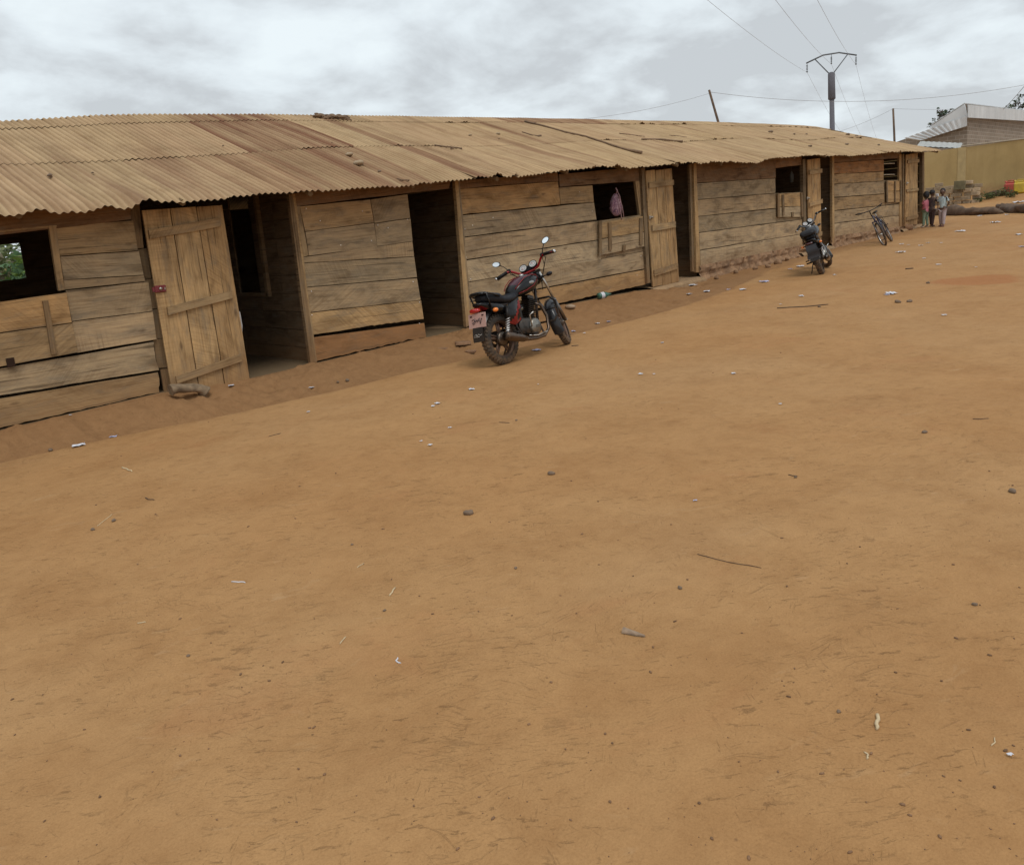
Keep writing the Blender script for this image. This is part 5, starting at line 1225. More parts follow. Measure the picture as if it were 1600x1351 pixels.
lt = empty('lean_to', 'low white ribbed metal roof just behind the ochre wall', 'lean-to', (41, 13, 3.4))
b = MB(); A0 = onX(1500, 232, 40.6); A1 = onX(1432, 229, 40.6); B0 = onX(1504, 224, 44); B1 = onX(1438, 221, 44); ribbed(b, A0, A1, B0, B1, .22, .02, (-.2, 0, 1)); place(b.build('roof', plain('grey_ribbed_iron', (.36, .36, .34), .7, scale=2)), lt)
b = MB(); [b.box((41.3, yv, 2.4), (.1, .1, 2.0)) for yv in (A0[1]+.4, A1[1]-.4)]; place(b.build('post', M['bark']), lt)
# ---- power pole
M['concrete'] = plain('weathered_concrete', (.12, .115, .13), .9, var=.12); M['galv'] = plain('galvanised_steel', (.13, .14, .15), .6, .4)
def at(u, v, d): return CAM+ray(u, v)/FPX*d
D = 56
pb = at(1302, 300, D); pt = at(1299, 113, D); pole = empty('power_pole', 'tall concrete power pole with a three-insulator crossarm behind the shed', 'power pole', (pb[0], pb[1], 1.9))
b = MB(); base = Vector((at(1302.5, 200, D)[0], at(1302.5, 200, D)[1], 1.5)); top = Vector(tuple(pt)); Ux = Vector(tuple(at(1340, 100, D)-at(1260, 105, D))).normalized()
b.tube([base, base.lerp(top, .8)], [.21, .16], 10); b.tube([base.lerp(top, .80), base.lerp(top, .805), top-Vector((0, 0, .1)), top], [.19, .25, .23, .12], 10); place(b.build('pole_shaft', M['concrete']), pole)
pa = [at(*q, D) for q in ((1260, 99), (1286, 86.5), (1311, 82.5), (1338.5, 86.5))]
b = MB(); b.tube(pa, .05, 6); bj = (at(1274, 93.5, D), at(1325, 84.5, D)); b.tube([bj[0], top+Vector((0, 0, -.25))], .038, 6); b.tube([bj[1], top+Vector((0, 0, -.25))], .038, 6); place(b.build('crossarm', M['galv']), pole)
ins = []
for u, v in ((1261, 101), (1299, 88), (1337.5, 89)):
    p0 = at(u, v, D); b = MB()
    b.tube([p0+np.array([0, 0, .12]), p0-np.array([0, 0, .5])], .02, 5)
    for k in range(4): b.lathe([(.02, 0), (.075, -.02), (.02, -.06)], p0-np.array([0, 0, .05+.09*k]), (0, 0, 1), 8)
    b.ell(p0-np.array([0, 0, .48]), (.06, .06, .06), 8, 6); place(b.build('insulator', M['galv']), pole); ins.append(p0-np.array([0, 0, .52]))
def wire(pts, r, label, grp='overhead wires'):
    b = MB(); b.tube(pts, r, 5); return tag(b.build('wire', M['wirem']), label, 'wire', grp)
M['wirem'] = plain('grey_cable', (.33, .33, .34), .7)
def sagline(A_, B_, sag, n=20):
    A_, B_ = Vector(tuple(A_)), Vector(tuple(B_)); return [A_.lerp(B_, i/n)-Vector((0, 0, sag*4*(i/n)*(1-i/n))) for i in range(n+1)]
near = [((1105, 0), 27, (1190, 60), 38), ((1211.6, 0), 27, (1250, 45), 38), ((1277, 0), 27, (1302, 42), 38)]
for (q0_, d0, q1_, d1), i_, wl_ in zip(near, ins, ('left', 'middle', 'right')):
    e0 = Vector(tuple(at(*q0_, d0))); i0_ = Vector(tuple(i_)); ext = e0+(e0-i0_)*.6+Vector((0, 0, .8))
    mid = e0.lerp(i0_, .5)-Vector((0, 0, .30)); P = [ext]
    for k in range(11): f = k/10; P.append(e0*(1-f)**2+mid*2*f*(1-f)+i0_*f*f)
    wire(P, .006, f'bare overhead wire on the {wl_} insulator of the power pole, coming towards the yard')
for i_, q, wl_ in zip(ins, ((1360, 305), (1375, 305), (1388, 305)), ('left', 'middle', 'right')): wire(sagline(i_, at(*q, 150)+np.array([0, 0, 9]) if False else at(q[0], q[1]-60, 130), 1.6), .007, f'bare overhead wire on the {wl_} insulator of the power pole, running away behind the shed')
def pole2(u0, v0, u1, v1, d, r, label):
    a = Vector(tuple(at(u0, v0, d))); c_ = Vector(tuple(at(u1, v1, d))); dr = (c_-a).normalized(); k = (a.z-1.2)/(-dr.z); b = MB(); b.tube([a, a+dr*k*.25, a+dr*k*.5+Vector((.03, .03, 0)), a+dr*k], [r*.8, r*.9, r, r*1.15], 8); return tag(b.build('wooden_pole', M['bark']), label, 'pole', 'thin poles behind the shed'), a
_, t1 = pole2(1108, 141, 1122, 190, 42, .075, 'thin leaning wooden pole left of the power pole'); _, t2 = pole2(1395.5, 170, 1397.5, 215, 50, .075, 'thin crooked wooden pole near the white fascia')
wire(sagline(at(1109, 146, 42), at(860, 190, 40), .25), .008, 'thin wire from the leaning pole down to the left behind the ridge')
wire(sagline(at(1109, 144, 42), at(1660, 121, 42), .8, 30), .010, 'long thin wire from the leaning pole across the sky to the right edge')
wire(sagline(t2, at(1310, 206, 50), .1), .009, 'thin wire dropping left from the crooked pole'); wire(sagline(t2, at(1620, 164, 52), .15), .008, 'thin wire from the crooked pole over the white fascia')
wire(sagline(at(1640, 82, 40), at(1552, 185, 51.5), .25), .015, 'dark service cable coming down to the white fascia')
# ---- trees
def tree(u, v, d, H_, R_, label, n=900, size=.35, c=(.055, .085, .035), seed=1, spread=1.):
    rnd = random.Random(seed); p = at(u, v, d); gzv = float(gz(p[0], p[1])); root = empty('tree', label, 'tree', (p[0], p[1], gzv), 'trees beyond the shed'); h = p[2]-gzv
    b = MB(); b.tube([(0, 0, -.2), (.1, 0, h*.4), (0, .1, h*.8)], [R_*.09, R_*.06, R_*.03], 8); cs = []
    for k in range(9):
        th = rnd.random()*6.3; rr_ = R_*rnd.uniform(.25, .85)*spread; e_ = Vector((math.cos(th)*rr_, math.sin(th)*rr_, h+rnd.uniform(-.55, .55)*H_)); s0 = Vector((0, .05, h*rnd.uniform(.4, .75))); b.tube([s0, s0.lerp(e_, .5)+Vector((0, 0, .2)), e_], [R_*.03, R_*.018, R_*.007], 5); cs.append(e_)
    b.build('trunk', M['bark'], root); b = MB()
    for k in range(26):
        q = rnd.choice(cs)+Vector((rnd.gauss(0, .22), rnd.gauss(0, .22), rnd.gauss(0, .2)))*R_; leafy(b, q, R_*rnd.uniform(.12, .3), n//26, size, tuple(x*rnd.uniform(.7, 1.4) for x in c), rnd, .7)
    b.build('crown', M['leaf'], root)
tree(1474, 180, 80, .9, .95, 'thin leafy tree top showing over the left slope of the white fascia', 500, .22, seed=4, c=(.09, .11, .07))
tree(1459, 192, 82, .45, .55, 'small sprig of leaves low on the left of the white fascia', 170, .2, seed=8, c=(.09, .11, .07))
tree(1598, 165, 95, 1.6, 1.7, 'dark tree rising over the white fascia at the right edge', 900, .28, seed=6, c=(.05, .07, .03))
tree(1575, 171, 95, .5, .9, 'small bush of leaves peeping over the front fascia', 150, .25, seed=9, c=(.07, .09, .05))
for i_, (X_, Y_, h) in enumerate(((5.0, 20.5, 1.6), (4.2, 23, 2.0), (6.4, 24.5, 2.7), (3.0, 22, 2.2), (8.5, 25, 2.6))):
    rnd = random.Random(40+i_); root = empty('bush', ('bright green bush seen through the rear window opening', 'pale tall bush behind the rear window opening', 'leafy bush farther behind the shed', 'round bush behind the left end of the shed', 'broad bush behind the middle of the shed')[i_], 'bush', (X_, Y_, float(gz0(X_, Y_))), 'bushes behind the shed')
    b = MB(); [b.tube([(0, 0, 0), (rnd.uniform(-.6, .6), rnd.uniform(-.6, .6), h*.8)], [.04, .01], 5) for _ in range(6)]; b.build('stem', M['bark'], root)
    b = MB()
    for k in range(16): leafy(b, (rnd.gauss(0, .8), rnd.gauss(0, .6), h*rnd.uniform(.25, .95)), .55, 150, .22, tuple(x*rnd.uniform(.6, 1.4) for x in (.15, .20, .085)), rnd)
    b.build('foliage', M['leaf'], root)
# ================================================================ SMALL THINGS
M['paper'] = plain('white_paper_scrap', (.62, .63, .68), .8, var=.08, scale=30, dust=.12); M['bluepaper'] = plain('lilac_plastic_scrap', (.42, .44, .62), .6, var=.25, scale=30, dust=.12)
M['straw'] = plain('dry_straw', (.52, .40, .24), .8, var=.15, scale=30); M['twig'] = plain('dark_twig', (.10, .06, .035), .9, var=.3, scale=20); M['stone'] = plain('grey_stone', (.175, .12, .08), .9, var=.3, scale=20, bump=.4)
rl = random.Random(21)
def scrap(u, v, wpx, mat='paper', label=None, crumple=.35, aspect=.6, shape=None):
    p = G(u, v); dist = float(np.linalg.norm(p-CAM)); s = wpx*.78*dist/FPX; n = 7; b = MB(); sd = rl.random()*99; rows = []
    for i in range(n):
        row = []
        for j_ in range(n):
            a, c_ = i/(n-1)-.5, j_/(n-1)-.5; ed = 1+.35*mnoise.noise(Vector((a*3, c_*3, sd)))
            if max(abs(a), abs(c_)) > .4: ed *= rl.uniform(.75, 1.1)
            x, y = a*s*ed, c_*s*1.5*aspect*ed; z = .004+s*crumple*(.5*abs(mnoise.noise(Vector((a*3.5, c_*3.5, sd+5))))+.55*abs(mnoise.noise(Vector((a*7, c_*7, sd)))))
            row.append((x, y, z))
        rows.append(row)
    b.grid(rows, sm=False); o = b.build('paper_scrap', M[mat]); o.location = tuple(p+np.array([0, 0, .002])); o.rotation_euler = (0, 0, -.7+rl.uniform(-.5, .5)); return tag(o, label, 'litter', 'scraps of litter on the yard')
S_ = [(123, 697, 20, 'paper', 'long bent strip of white paper in the drain below the first window'), (177, 683, 13, 'bluepaper', 'crumpled lilac and white wrapper in the drain near the left edge'), (684, 631, 12, 'paper', 'folded white scrap out on the yard, largest of those left of the near motorcycle'), (677, 635, 7, 'paper', 'small white flake touching the folded scrap on the yard'), (703, 669, 7, 'paper', 'small white chip below the folded scrap'), (672, 696, 8, 'paper', 'pale oval chip, lowest of the small group on the yard'), (658, 690, 5, 'paper', 'tiny white fleck left of the pale oval chip'), (737, 609, 11, 'paper', 'thin white sliver right of the folded scrap'), (839, 548, 15, 'bluepaper', 'flat pale strip of paper under the near motorcycle'), (933, 506, 10, 'paper', 'white scrap in the drain right of the near motorcycle'), (951, 503, 8, 'bluepaper', 'lilac scrap in the drain right of the near motorcycle'), (896, 518, 8, 'bluepaper', 'bluish ball of litter just behind the front wheel'), (913, 521, 5, 'paper', 'tiny fleck beside the bluish ball of litter'), (1078, 446, 17, 'paper', 'white and blue crumpled scrap below the third doorway'), (1086, 441, 10, 'bluepaper', 'blue scrap touching the white one below the third doorway'), (1104, 456, 13, 'paper', 'white folded scrap right of the third doorway'), (1077, 460, 10, 'paper', 'small white scrap on the edge of the drain'), (1138, 453, 9, 'bluepaper', 'small lilac scrap in front of the stone footing'), (1161, 453, 12, 'paper', 'scatter of thin white flakes in front of the stone footing'), (1193, 441, 17, 'bluepaper', 'bright lilac and white scrap in front of the stone footing'), (1235, 421, 8, 'bluepaper', 'pale scrap left of the far motorcycle'), (1251, 417, 15, 'paper', 'crumpled pale litter behind the far motorcycle wheel'), (1304, 430, 6, 'paper', 'tiny white fleck right of the far motorcycle'), (1252, 463, 9, 'paper', 'small grey white scrap above the long twig'), (1220, 476, 5, 'paper', 'tiny fleck at the left end of the long twig'), (1392, 459, 17, 'paper', 'crumpled white plastic bag on the open yard'), (1386, 461, 8, 'bluepaper', 'lilac end torn from the white plastic bag'), (1407, 395, 16, 'paper', 'flat white sheet in front of the bicycle'), (1409, 382, 8, 'paper', 'white crumple right of the bicycle wheels'), (1420, 383, 5, 'paper', 'small fleck right of the white crumple'), (1439, 384, 7, 'paper', 'white fleck on the yard below the children, left one'), (1450, 380, 6, 'paper', 'white fleck on the yard below the children, middle one'), (1470, 380, 5, 'paper', 'white fleck on the yard below the children, right one'), (1501, 362, 14, 'paper', 'bright flat sheet of paper right of the children'), (1555, 348, 12, 'paper', 'crumpled white scrap before the shorter trunk'), (1592, 367, 13, 'paper', 'white sheet near the right edge of the yard'), (1598, 386, 10, 'bluepaper', 'grey blue scrap cut by the right edge'), (1466, 414, 9, 'paper', 'thin white scrap above the red puddle'), (1444, 404, 6, 'paper', 'small grey flake above the red puddle'), (1525, 418, 5, 'paper', 'tiny fleck above the right of the red puddle'), (1475, 493, 9, 'paper', 'pale flake below the red puddle'), (1590, 317, 16, 'paper', 'long white scrap on the slope below the jerrycans'), (1531, 338, 9, 'paper', 'white scrap at the foot of the long trunk'), (1545, 304, 9, 'paper', 'white stone-like scrap beside the block stack'), (1035, 536, 6, 'paper', 'small white chip in the middle of the yard'), (1001, 585, 9, 'paper', 'thin pale flake, left of a pair in the middle of the yard'), (1022, 585, 5, 'paper', 'thin pale flake, right of a pair in the middle of the yard'), (1146, 584, 8, 'paper', 'pale flake on the yard left of centre right'), (1219, 632, 6, 'paper', 'small white chip far out on the right of the yard'), (1086, 783, 8, 'bluepaper', 'small white and pink crumple in the foreground'), (841, 601, 3, 'paper', 'tiny white speck below the near motorcycle'), (482, 644, 6, 'paper', 'small white chip at the edge of the drain below the second bay'), (362, 603, 11, 'paper', 'white flake at the foot of the open first door'), (110, 649, 5, 'paper', 'white splinter on the bank below the first window'), (487, 606, 9, 'paper', 'thin grey sliver in the drain below the second bay'), (1578, 1181, 10, 'paper', 'pale crumple at the bottom right corner'), (1573, 336, 7, 'paper', 'white scrap between the two trunks')]
for u, v, wp, m_, lab in S_: scrap(u, v, wp, m_, lab, aspect=rl.uniform(.45, .9))
def stick(p0, p1, r, mat, name, label, cat, grp, bend=.0, rpx=None, lift=None, n=6):
    A_, B_ = Vector(tuple(G(*p0))), Vector(tuple(G(*p1))); b = MB(); pts = []
    for i in range(n+1):
        q = A_.lerp(B_, i/n); s_ = (B_-A_).cross(Vector((0, 0, 1))).normalized(); q += s_*(bend*(B_-A_).length*math.sin(math.pi*i/n))+s_*mnoise.noise(Vector((i*.9, u0s[0], 0)))*r*2; q.z = float(gz(q.x, q.y))+r*.8; pts.append(q)
    b.tube(pts, [r]*n+[r*.6], 6); u0s[0] += 3.1; return tag(b.build(name, M[mat]), label, cat, grp)
u0s = [0]
for a, c_, r, m_, nm, lab, bd in (((191, 731), (207, 737), .006, 'straw', 'straw', 'short fat straw on the yard near the drain at the left', 0), ((152, 822), (176, 803), .0025, 'straw', 'straw', 'long thin pale straw in the left foreground', 0), ((227, 778), (242, 781), .004, 'twig', 'twig', 'short dark curved twig in the left foreground', .1), ((362, 909), (384, 910), .003, 'paper', 'straw', 'straight white straw in the left foreground', 0), ((558, 887), (569, 880), .0025, 'straw', 'straw', 'short pale straw in the centre foreground', 0), ((608, 931), (618, 918), .004, 'straw', 'straw', 'pale straw with a dark end in the centre foreground', .05), ((531, 1006), (540, 995), .003, 'straw', 'straw', 'short brown straw in the lower foreground', .05), ((622, 1028), (627, 1036), .003, 'paper', 'straw', 'tiny bent white straw in the lower foreground', .3), ((1214, 482), (1294, 476), .008, 'twig', 'twig', 'long dark twig lying on the yard right of the drain', .06), ((1371, 1118), (1371, 1141), .006, 'straw', 'straw', 'flat upright pale straw at the lower right', 0), ((1090, 866), (1190, 887), .0022, 'twig', 'twig', 'very long thin root in the right foreground', .03), ((1520, 655), (1545, 654), .003, 'twig', 'twig', 'thin twig on the right of the yard', .05), ((215, 974), (228, 972), .003, 'straw', 'straw', 'small pale chip of straw in the left foreground', 0), ((1549, 1165), (1553, 1152), .002, 'straw', 'straw', 'thin pale straw near the bottom right corner', .1), ((1354, 1186), (1348, 1175), .003, 'straw', 'straw', 'bent pale straw at the bottom right', .3), ((1232, 742), (1246, 744), .003, 'twig', 'twig', 'small twig in the right foreground', .1), ((420, 682), (439, 677), .003, 'twig', 'twig', 'thin dark twig below the second bay', 0), ((780, 660), (796, 661), .003, 'twig', 'twig', 'short red brown twig in the middle of the yard', 0), ((893, 541), (904, 540), .006, 'twig', 'twig', 'short stub of wood before the near motorcycle front wheel', 0), ((1415, 421), (1427, 420), .012, 'twig', 'twig', 'dark stub of wood above the red puddle', 0)):
    stick(a, c_, r, m_, nm, lab, nm, 'straws and twigs on the yard', bd)
def stone(u, v, wpx, label, flat=.55, mat='stone', on=None, name='stone'):
    p = on if on is not None else G(u, v); dist = float(np.linalg.norm(np.array(p)-CAM)); s = wpx*dist/FPX/2; b = MB(); b.ell((0, 0, s*flat*.6), (s, s*.75, s*flat), 12, 8); sd = rl.random()*50
    if name == 'flat_stone':
        b = MB(); sd_ = rl.random()*60; ring = [(s*(1+.5*mnoise.noise(Vector((math.cos(a)*1.3+sd_, math.sin(a)*1.3, 0))))*math.cos(a), s*.7*(1+.5*mnoise.noise(Vector((math.cos(a)*1.3+sd_, math.sin(a)*1.3, 0))))*math.sin(a)) for a in np.linspace(0, math.tau, 8)[:-1]]
        b.grid([[(x*1.03, y*1.03, -s*.1) for x, y in ring], [(x, y, s*flat*.8) for x, y in ring], [(x*.88, y*.88, s*flat) for x, y in ring]], closed_v=True, caps=True, sm=False)
    b.v = [tuple(Vector(q)*(1+.35*mnoise.noise(Vector(q)/s*1.1+Vector((sd, 0, 0))))) for q in b.v]; o = b.build(name, M[mat]); o.location = tuple(p); o.rotation_euler = (0, 0, rl.random()*6); return tag(o, label, 'stone', 'loose stones on the yard')
for u, v, wp, lab in ((733, 803, 17, 'flat grey stone in the centre foreground'), (1062, 919, 9, 'dark round pebble in the right foreground'), (806, 888, 6, 'small dark pebble in the centre foreground'), (1582, 769, 11, 'pale stone at the right edge'), (601, 954, 6, 'small dark pebble left of centre'), (294, 1025, 6, 'small dark pebble in the left foreground'), (550, 851, 5, 'tiny brown pebble in the centre foreground'), (145, 828, 7, 'dark pebble at the end of the long thin straw'), (178, 814, 7, 'brown pebble beside the long thin straw'), (862, 741, 12, 'flat brown clod in the upper right foreground'), (1243, 746, 6, 'small dark clod on the right'), (1310, 1112, 7, 'dark pebble in the lower right foreground'), (807, 657, 5, 'tiny dark pebble in the middle of the yard'), (1403, 473, 9, 'brown clod right of the plastic bag'), (1421, 472, 9, 'second brown clod right of the plastic bag'), (1450, 443, 6, 'stone at the left tip of the red puddle'), (79, 704, 7, 'brown pebble in the drain at the far left'), (543, 595, 8, 'red brown stone in the drain below the second bay'), (528, 598, 5, 'small dark stone in the drain below the second bay'), (1280, 480, 5, 'little stone under the long twig'), (1444, 676, 8, 'flat brown clod on the right of the yard'), (1523, 945, 8, 'reddish clod at the right foreground')): stone(u, v, wp, lab)
M['rock'] = plain('red_rock', (.23, .125, .065), .92, var=.25, scale=8, bump=.5); M['white_rock'] = plain('pale_rock', (.33, .24, .16), .9, var=.2, scale=12, bump=.4)
for u, v, wp, lab in ((690, 545, 20, 'flat red slab left of the step at the second doorway'), (722, 536, 30, 'long ledge slab under the second doorway'), (737, 549, 24, 'lower slab beside the rear wheel of the near motorcycle')): stone(u, v, wp, lab, .16, 'rock', name='flat_stone')
stone(892, 481, 17, 'pale rock wedged under the plank wall behind the near motorcycle', .38, 'white_rock'); stone(1419, 360, 13, 'pale angular stone at the foot of the last door', .9, 'rock'); stone(800+215/3.2, 400+250/3.2, 8, 'small pale stone on the bank behind the near motorcycle', .7, 'white_rock')
for u, v, wp, lab in ((1200, 418, 9, 'fallen lump at the middle of the bank under the third bay'), (1215, 413, 12, 'largest fallen lump under the third bay'), (1180, 421, 9, 'fallen lump lowest on the bank under the third bay'), (1150, 427, 10, 'fallen lump on the bank in the left half of the third bay'), (1230, 407, 9, 'fallen lump nearest the far motorcycle'), (1120, 436, 8, 'fallen lump beside the post of the third doorway'), (1345, 376, 7, 'fallen lump under the middle of the last bay'), (1326, 380, 7, 'fallen lump under the left of the last bay')): stone(u, v, wp, lab, .7, 'rubble', name='rubble_lump')
# curled piece of bark
A_, B_ = Vector(tuple(G(974, 987))), Vector(tuple(G(1008, 995))); dv_ = B_-A_; sv_ = dv_.cross(Vector((0, 0, 1))).normalized(); b = MB(); rows = []
for i in range(13):
    f = i/12; wd_ = .013*(1-f)**.7+.003+.004*mnoise.noise(Vector((f*7, 3, 0))); rows.append([A_+dv_*f+sv_*(wd_*math.sin(a))+Vector((0, 0, .006+(.012*(1-f)+.003)*(math.cos(a)))) for a in np.linspace(-1.5, 1.5, 7)])
b.grid(rows); b.grid([[p-Vector((0, 0, .004)) for p in r] for r in rows], flip=True); tag(b.build('bark_piece', plain("pale_bark", (.26, .18, .12), .9, var=.3, scale=30, bump=.4)), 'curled pale piece of bark in the lower centre foreground', 'bark')
# log in front of the first door
b = MB(); P = [Vector(tuple(onY(u, v, 8.72))) for u, v in ((266, 610), (280, 606), (300, 606), (314, 608), (322, 612))]; P2 = [Vector(tuple(onY(u, v, 8.70))) for u, v in ((266, 612), (282, 607), (300, 607), (315, 610), (325, 615))]
rows = []
for i in range(17):
    q = i/16*4; a = int(min(q, 3)); c_ = P[a].lerp(P[a+1], q-a); rr_ = np.interp(i/16, [0, .2, .6, .85, 1], [.062, .052, .045, .055, .068]); t = (P[min(a+1, 4)]-P[a]).normalized(); up = Vector((0, 1, 0)); s_ = t.cross(up).normalized(); rows.append([c_+(up*math.cos(th)*1.1+s_*math.sin(th))*rr_*(1+.3*mnoise.noise(c_*9+Vector((math.cos(th), math.sin(th), 0))*.8)) for th in np.linspace(0, math.tau, 13)[:-1]])
b.grid(rows, closed_v=True, caps=True); tag(b.build('log', plain('dry_log', (.22, .155, .095), .95, var=.35, scale=12, bump=.9)), 'short bent log lying at the foot of the open first door', 'log')
# bottle
p = G(945, 466); root = empty('bottle', 'green plastic bottle lying under the plank wall', 'bottle', tuple(p)); b = MB(); b.lathe([(0, 0), (.05, .005), (.055, .03), (.052, .16), (.03, .22), (.014, .25), (.014, .28), (0, .28)], (-.16, .02, .055), (1, -.25, .05), 16); b.build('bottle_body', plain('green_plastic', (.05, .14, .10), .25, var=.1), root); b = MB(); b.lathe([(.056, .05), (.057, .12)], (-.16, .02, .055), (1, -.25, .05), 16); b.build('bottle_label', M['paper'], root)
# bag hanging in the window
def hang():
    c0 = onY(962, 318, W+.02); root = empty('drawstring_bag', 'pink and purple drawstring bag hanging in the window opening', 'bag', tuple(c0)); b = MB(); rows = []
    for i in range(17):
        q = i/16; z = .17-.39*q; r = .115*math.sin(math.pi*min(1, q*.93+.05))**.55*(.55+.45*q); r *= 1.45; rows.append([(r*1.05*math.cos(th)*(1+.12*math.sin(th*7+q*5)), r*.55*math.sin(th)*(1+.12*math.sin(th*5)), z) for th in np.linspace(0, math.tau, 29)[:-1]])
    b.grid(rows, closed_v=True, caps=True); b.v = [tuple(Vector(v)+Vector((1, 0, 0))*mnoise.noise(Vector(v)*18)*.02) for v in b.v]
    m, t, bs = base_mat('patterned_cloth'); tc = N(t, 'ShaderNodeTexCoord'); c = ramp(t, noise(t, tc.outputs['Object'], 16, 5, .7, 1.5), [(.36, (.10, .05, .10)), (.5, (.30, .16, .20)), (.62, (.46, .34, .36))]); t.links.new(c, bs.inputs['Base Color']); bs.inputs['Roughness'].default_value = .9
    b.build('bag_body', m, root); ms_ = plain('pink_cord', (.40, .25, .26), .9)
    for pts in ([(.0, -.02, .17), (.03, -.03, .22), (.0, -.02, .27)], [(-.01, -.05, .10), (.02, -.08, -.12), (.04, -.09, -.30)], [(.02, -.05, .12), (.09, -.07, -.05), (.11, -.08, -.25)], [(.0, -.02, .26), (.06, -.05, .12), (.08, -.06, .0)]): b = MB(); b.tube(pts, .008, 6); b.build('cord', ms_, root)
hang()
# plastic chair just inside the first doorway
cx0 = onY(364, 500, 9.35); fz = SL*cx0[0]+.05; root = empty('plastic_chair', 'white plastic chair half hidden behind the open first door', 'chair', (cx0[0]-.2, 9.45, fz)); wm = plain('white_plastic', (.62, .62, .60), .4, var=.05, dust=.1)
b = MB(); b.box((0, 0, .43), (.44, .42, .03), bev=.012); b.build('seat', wm, root); b = MB(); b.tube([(.22, -.18, .43), (.245, -.20, .62), (.235, -.21, .78), (.15, -.22, .86), (-.15, -.22, .86), (-.235, -.21, .78), (-.22, -.18, .43)], .018, 8); [b.box((x_, -.20, .64), (.03, .012, .42)) for x_ in (-.12, -.04, .04, .12)]; b.build('backrest', wm, root)
for x_ in (-.2, .2):
    for y_ in (-.18, .18): b = MB(); b.tube([(x_, y_, .42), (x_*1.18, y_*1.15, 0)], [.022, .016], 8); b.build('leg', wm, root)
# pale jug hanging inside the window of the third bay
p = onY(1237, 277, W+.35); b = MB(); b.lathe([(0, -.13), (.045, -.12), (.05, .05), (.03, .10), (.015, .14), (0, .15)], tuple(p), (0, 0, 1), 14); b.tube([p+np.array([0, 0, .14]), p+np.array([0, 0, .55])], .004, 4); tag(b.build('hanging_jug', plain('dull_plastic', (.16, .15, .13), .5)), 'pale jug hanging inside the dark window of the third bay', 'jug')
# ---- things lying on the roof
def R_(u, v):
    d = ray(u, v); k = .004
    while k < .08:
        p = CAM+d*k
        if 8.4 < p[1] < 12.6 and p[2] < float(roofz(p[0], p[1])): break
        k += .00001
    return np.array([p[0], p[1], float(roofz(p[0], p[1]))])
def rstick(pts, r, label, name='branch'):
    b = MB(); r = [q*.62 for q in r] if isinstance(r, (list, tuple)) else r*.62; rr_ = r if isinstance(r, (list, tuple)) else [r]*len(pts); b.tube([R_(*q)+np.array([0, 0, AMP+k_*.9]) for q, k_ in zip(pts, rr_)], rr_, 6); return tag(b.build(name, M['twig2']), label, 'branch', 'branches and twigs on the roof')
M['twig2'] = plain('dry_branch', (.17, .105, .06), .9, var=.3, scale=12, bump=.5)
rstick([(820, 192), (850, 199), (885, 209), (915, 215), (945, 225), (975, 235), (1003, 242)], [.035, .03, .03, .028, .028, .03, .05], 'long branch lying slantwise across the middle of the roof'); rstick([(1003, 220), (1020, 219.5), (1037, 221), (1055, 222), (1067, 224)], [.03, .025, .04, .025, .045], 'short thick branch on the roof right of the long one')
rstick([(679, 229), (693, 231), (704, 232), (722, 234)], .018, 'crooked twig on the roof above the second doorway', 'twig'); rstick([(704, 235), (712, 232), (722, 235)], .014, 'small curl of twig beside the crooked one', 'twig'); rstick([(968, 210), (985, 212), (1007, 215)], .016, 'thin twig on the roof above the short thick branch', 'twig'); rstick([(1046, 213), (1060, 214), (1073, 216)], .014, 'thin twig farthest right of the branches', 'twig'); rstick([(816, 208), (832, 213), (846, 215)], .016, 'thin dark twig left of the long branch', 'twig'); rstick([(1296, 204), (1308, 206), (1318, 208)], .02, 'twig on the roof below the power pole', 'twig'); rstick([(1340, 215), (1352, 215), (1362, 217)], .02, 'twig near the far end of the roof', 'twig'); rstick([(620, 281), (628, 283.5), (640, 284)], .012, 'curled twig just above the eave', 'twig')
def rchunk(u, v, wpx, label, flat=.4, mat='stone'):
    p = R_(u, v); o = stone(0, 0, wpx*.78, label, flat, mat, on=p+np.array([0, 0, .012]), name='roof_stone'); o['group'] = 'stones lying on the roof'; return o
M['tan_rock'] = plain('dusty_stone', (.33, .245, .155), .95, var=.15, scale=12, bump=.4)
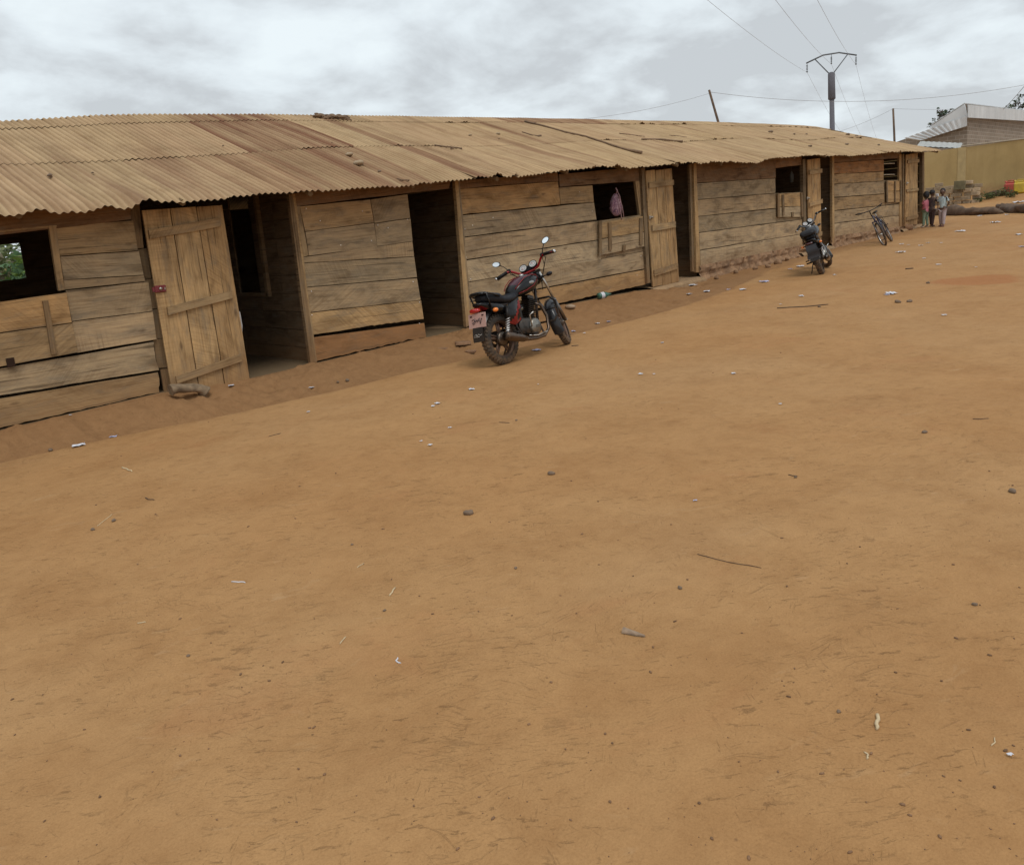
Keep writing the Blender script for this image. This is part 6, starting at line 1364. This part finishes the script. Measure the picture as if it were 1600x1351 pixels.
for u, v, wp, lab, m_ in ((545, 245, 16, 'flat dusty stone on the rusty roof, upper of two', 'tan_rock'), (560, 259, 23, 'larger flat dusty stone on the rusty roof, lower of two', 'tan_rock'), (735, 213, 9, 'small upright lump on the roof', 'tan_rock'), (779, 211, 9, 'pale lump right of the upright one', 'tan_rock'), (780, 218, 5, 'tiny pale lump near the overlap of the sheets', 'tan_rock'), (78, 278, 11, 'dark lump on the roof at the far left', 'stone'), (145, 273, 6, 'small dark lump on the roof at the left', 'stone'), (519, 225, 4, 'tiny dark lump on the rusty sheets', 'stone'), (593, 270, 8, 'dark flake on the rusty sheets', 'stone'), (843, 214.5, 8, 'dark stub left of the long branch', 'stone'), (1204, 208, 9, 'dark lump high on the far part of the roof', 'stone'), (1241, 211, 6, 'small lump high on the far part of the roof', 'stone'), (1260, 211, 6, 'small dark lump right of the last one, high on the roof', 'stone'), (1325, 212, 10, 'dark tuft near the far end of the roof', 'stone'), (1338, 214, 6, 'small tuft beside the dark one', 'stone'), (1266, 230, 9, 'flat dark flake low on the far part of the roof', 'stone'), (1323, 227, 7, 'little flake near the far eave', 'stone'), (1373, 228, 6, 'last little flake near the far gable', 'stone'), (349, 230, 5, 'dark lump on the rusty sheets at the left', 'stone')): rchunk(u, v, wp, lab, .45, m_)
rnd = random.Random(77); b = MB()
for k in range(90):
    u = rnd.uniform(494, 546); v = 184.5+(u-494)*.06+rnd.uniform(-1.2, 1.6); p = R_(u, v); s_ = rnd.uniform(.03, .08); b.ell(p+np.array([0, 0, rnd.uniform(.01, .06)]), (s_, s_*rnd.uniform(.3, 1), s_*.35), 6, 4, None)
tag(b.build('leaf_litter', M['twig2']), 'heap of dead leaves and twigs caught near the ridge', 'leaf litter', kind='stuff')
# crumbs of earth, too many to count
rnd = random.Random(99); b = MB()
for k in range(600):
    f = rnd.random(); u = rnd.uniform(-60, 1660); v = 470+(1380-470)*f**.8; p = G2 = None
    d = ray(u, v); t_ = CAM[2]/(-(d[2]-SL*d[0])) if (d[2]-SL*d[0]) < 0 else 0
    p = CAM+d*t_; 
    if not (0 < t_ and p[0] < 30 and p[1] < 8.7): continue
    z = float(gz(p[0], p[1])); s_ = rnd.choice((.001, .0012, .0015, .0015, .002, .002, .003, .0045))*(1+.10*np.linalg.norm(p[:2])); Mx = Matrix.Translation((p[0], p[1], z+s_*.3))@Matrix.Rotation(rnd.random()*6.3, 4, 'Z')
    b.ell((0, 0, 0), (s_*rnd.uniform(.8, 1.8), s_*rnd.uniform(.6, 1), s_*.7), 5, 3, Mx)
tag(b.build('earth_crumbs', plain('dark_crumbs', (.19, .105, .055), .95, var=.4, scale=3)), 'small dark crumbs of earth scattered over the yard', 'gravel', kind='stuff')
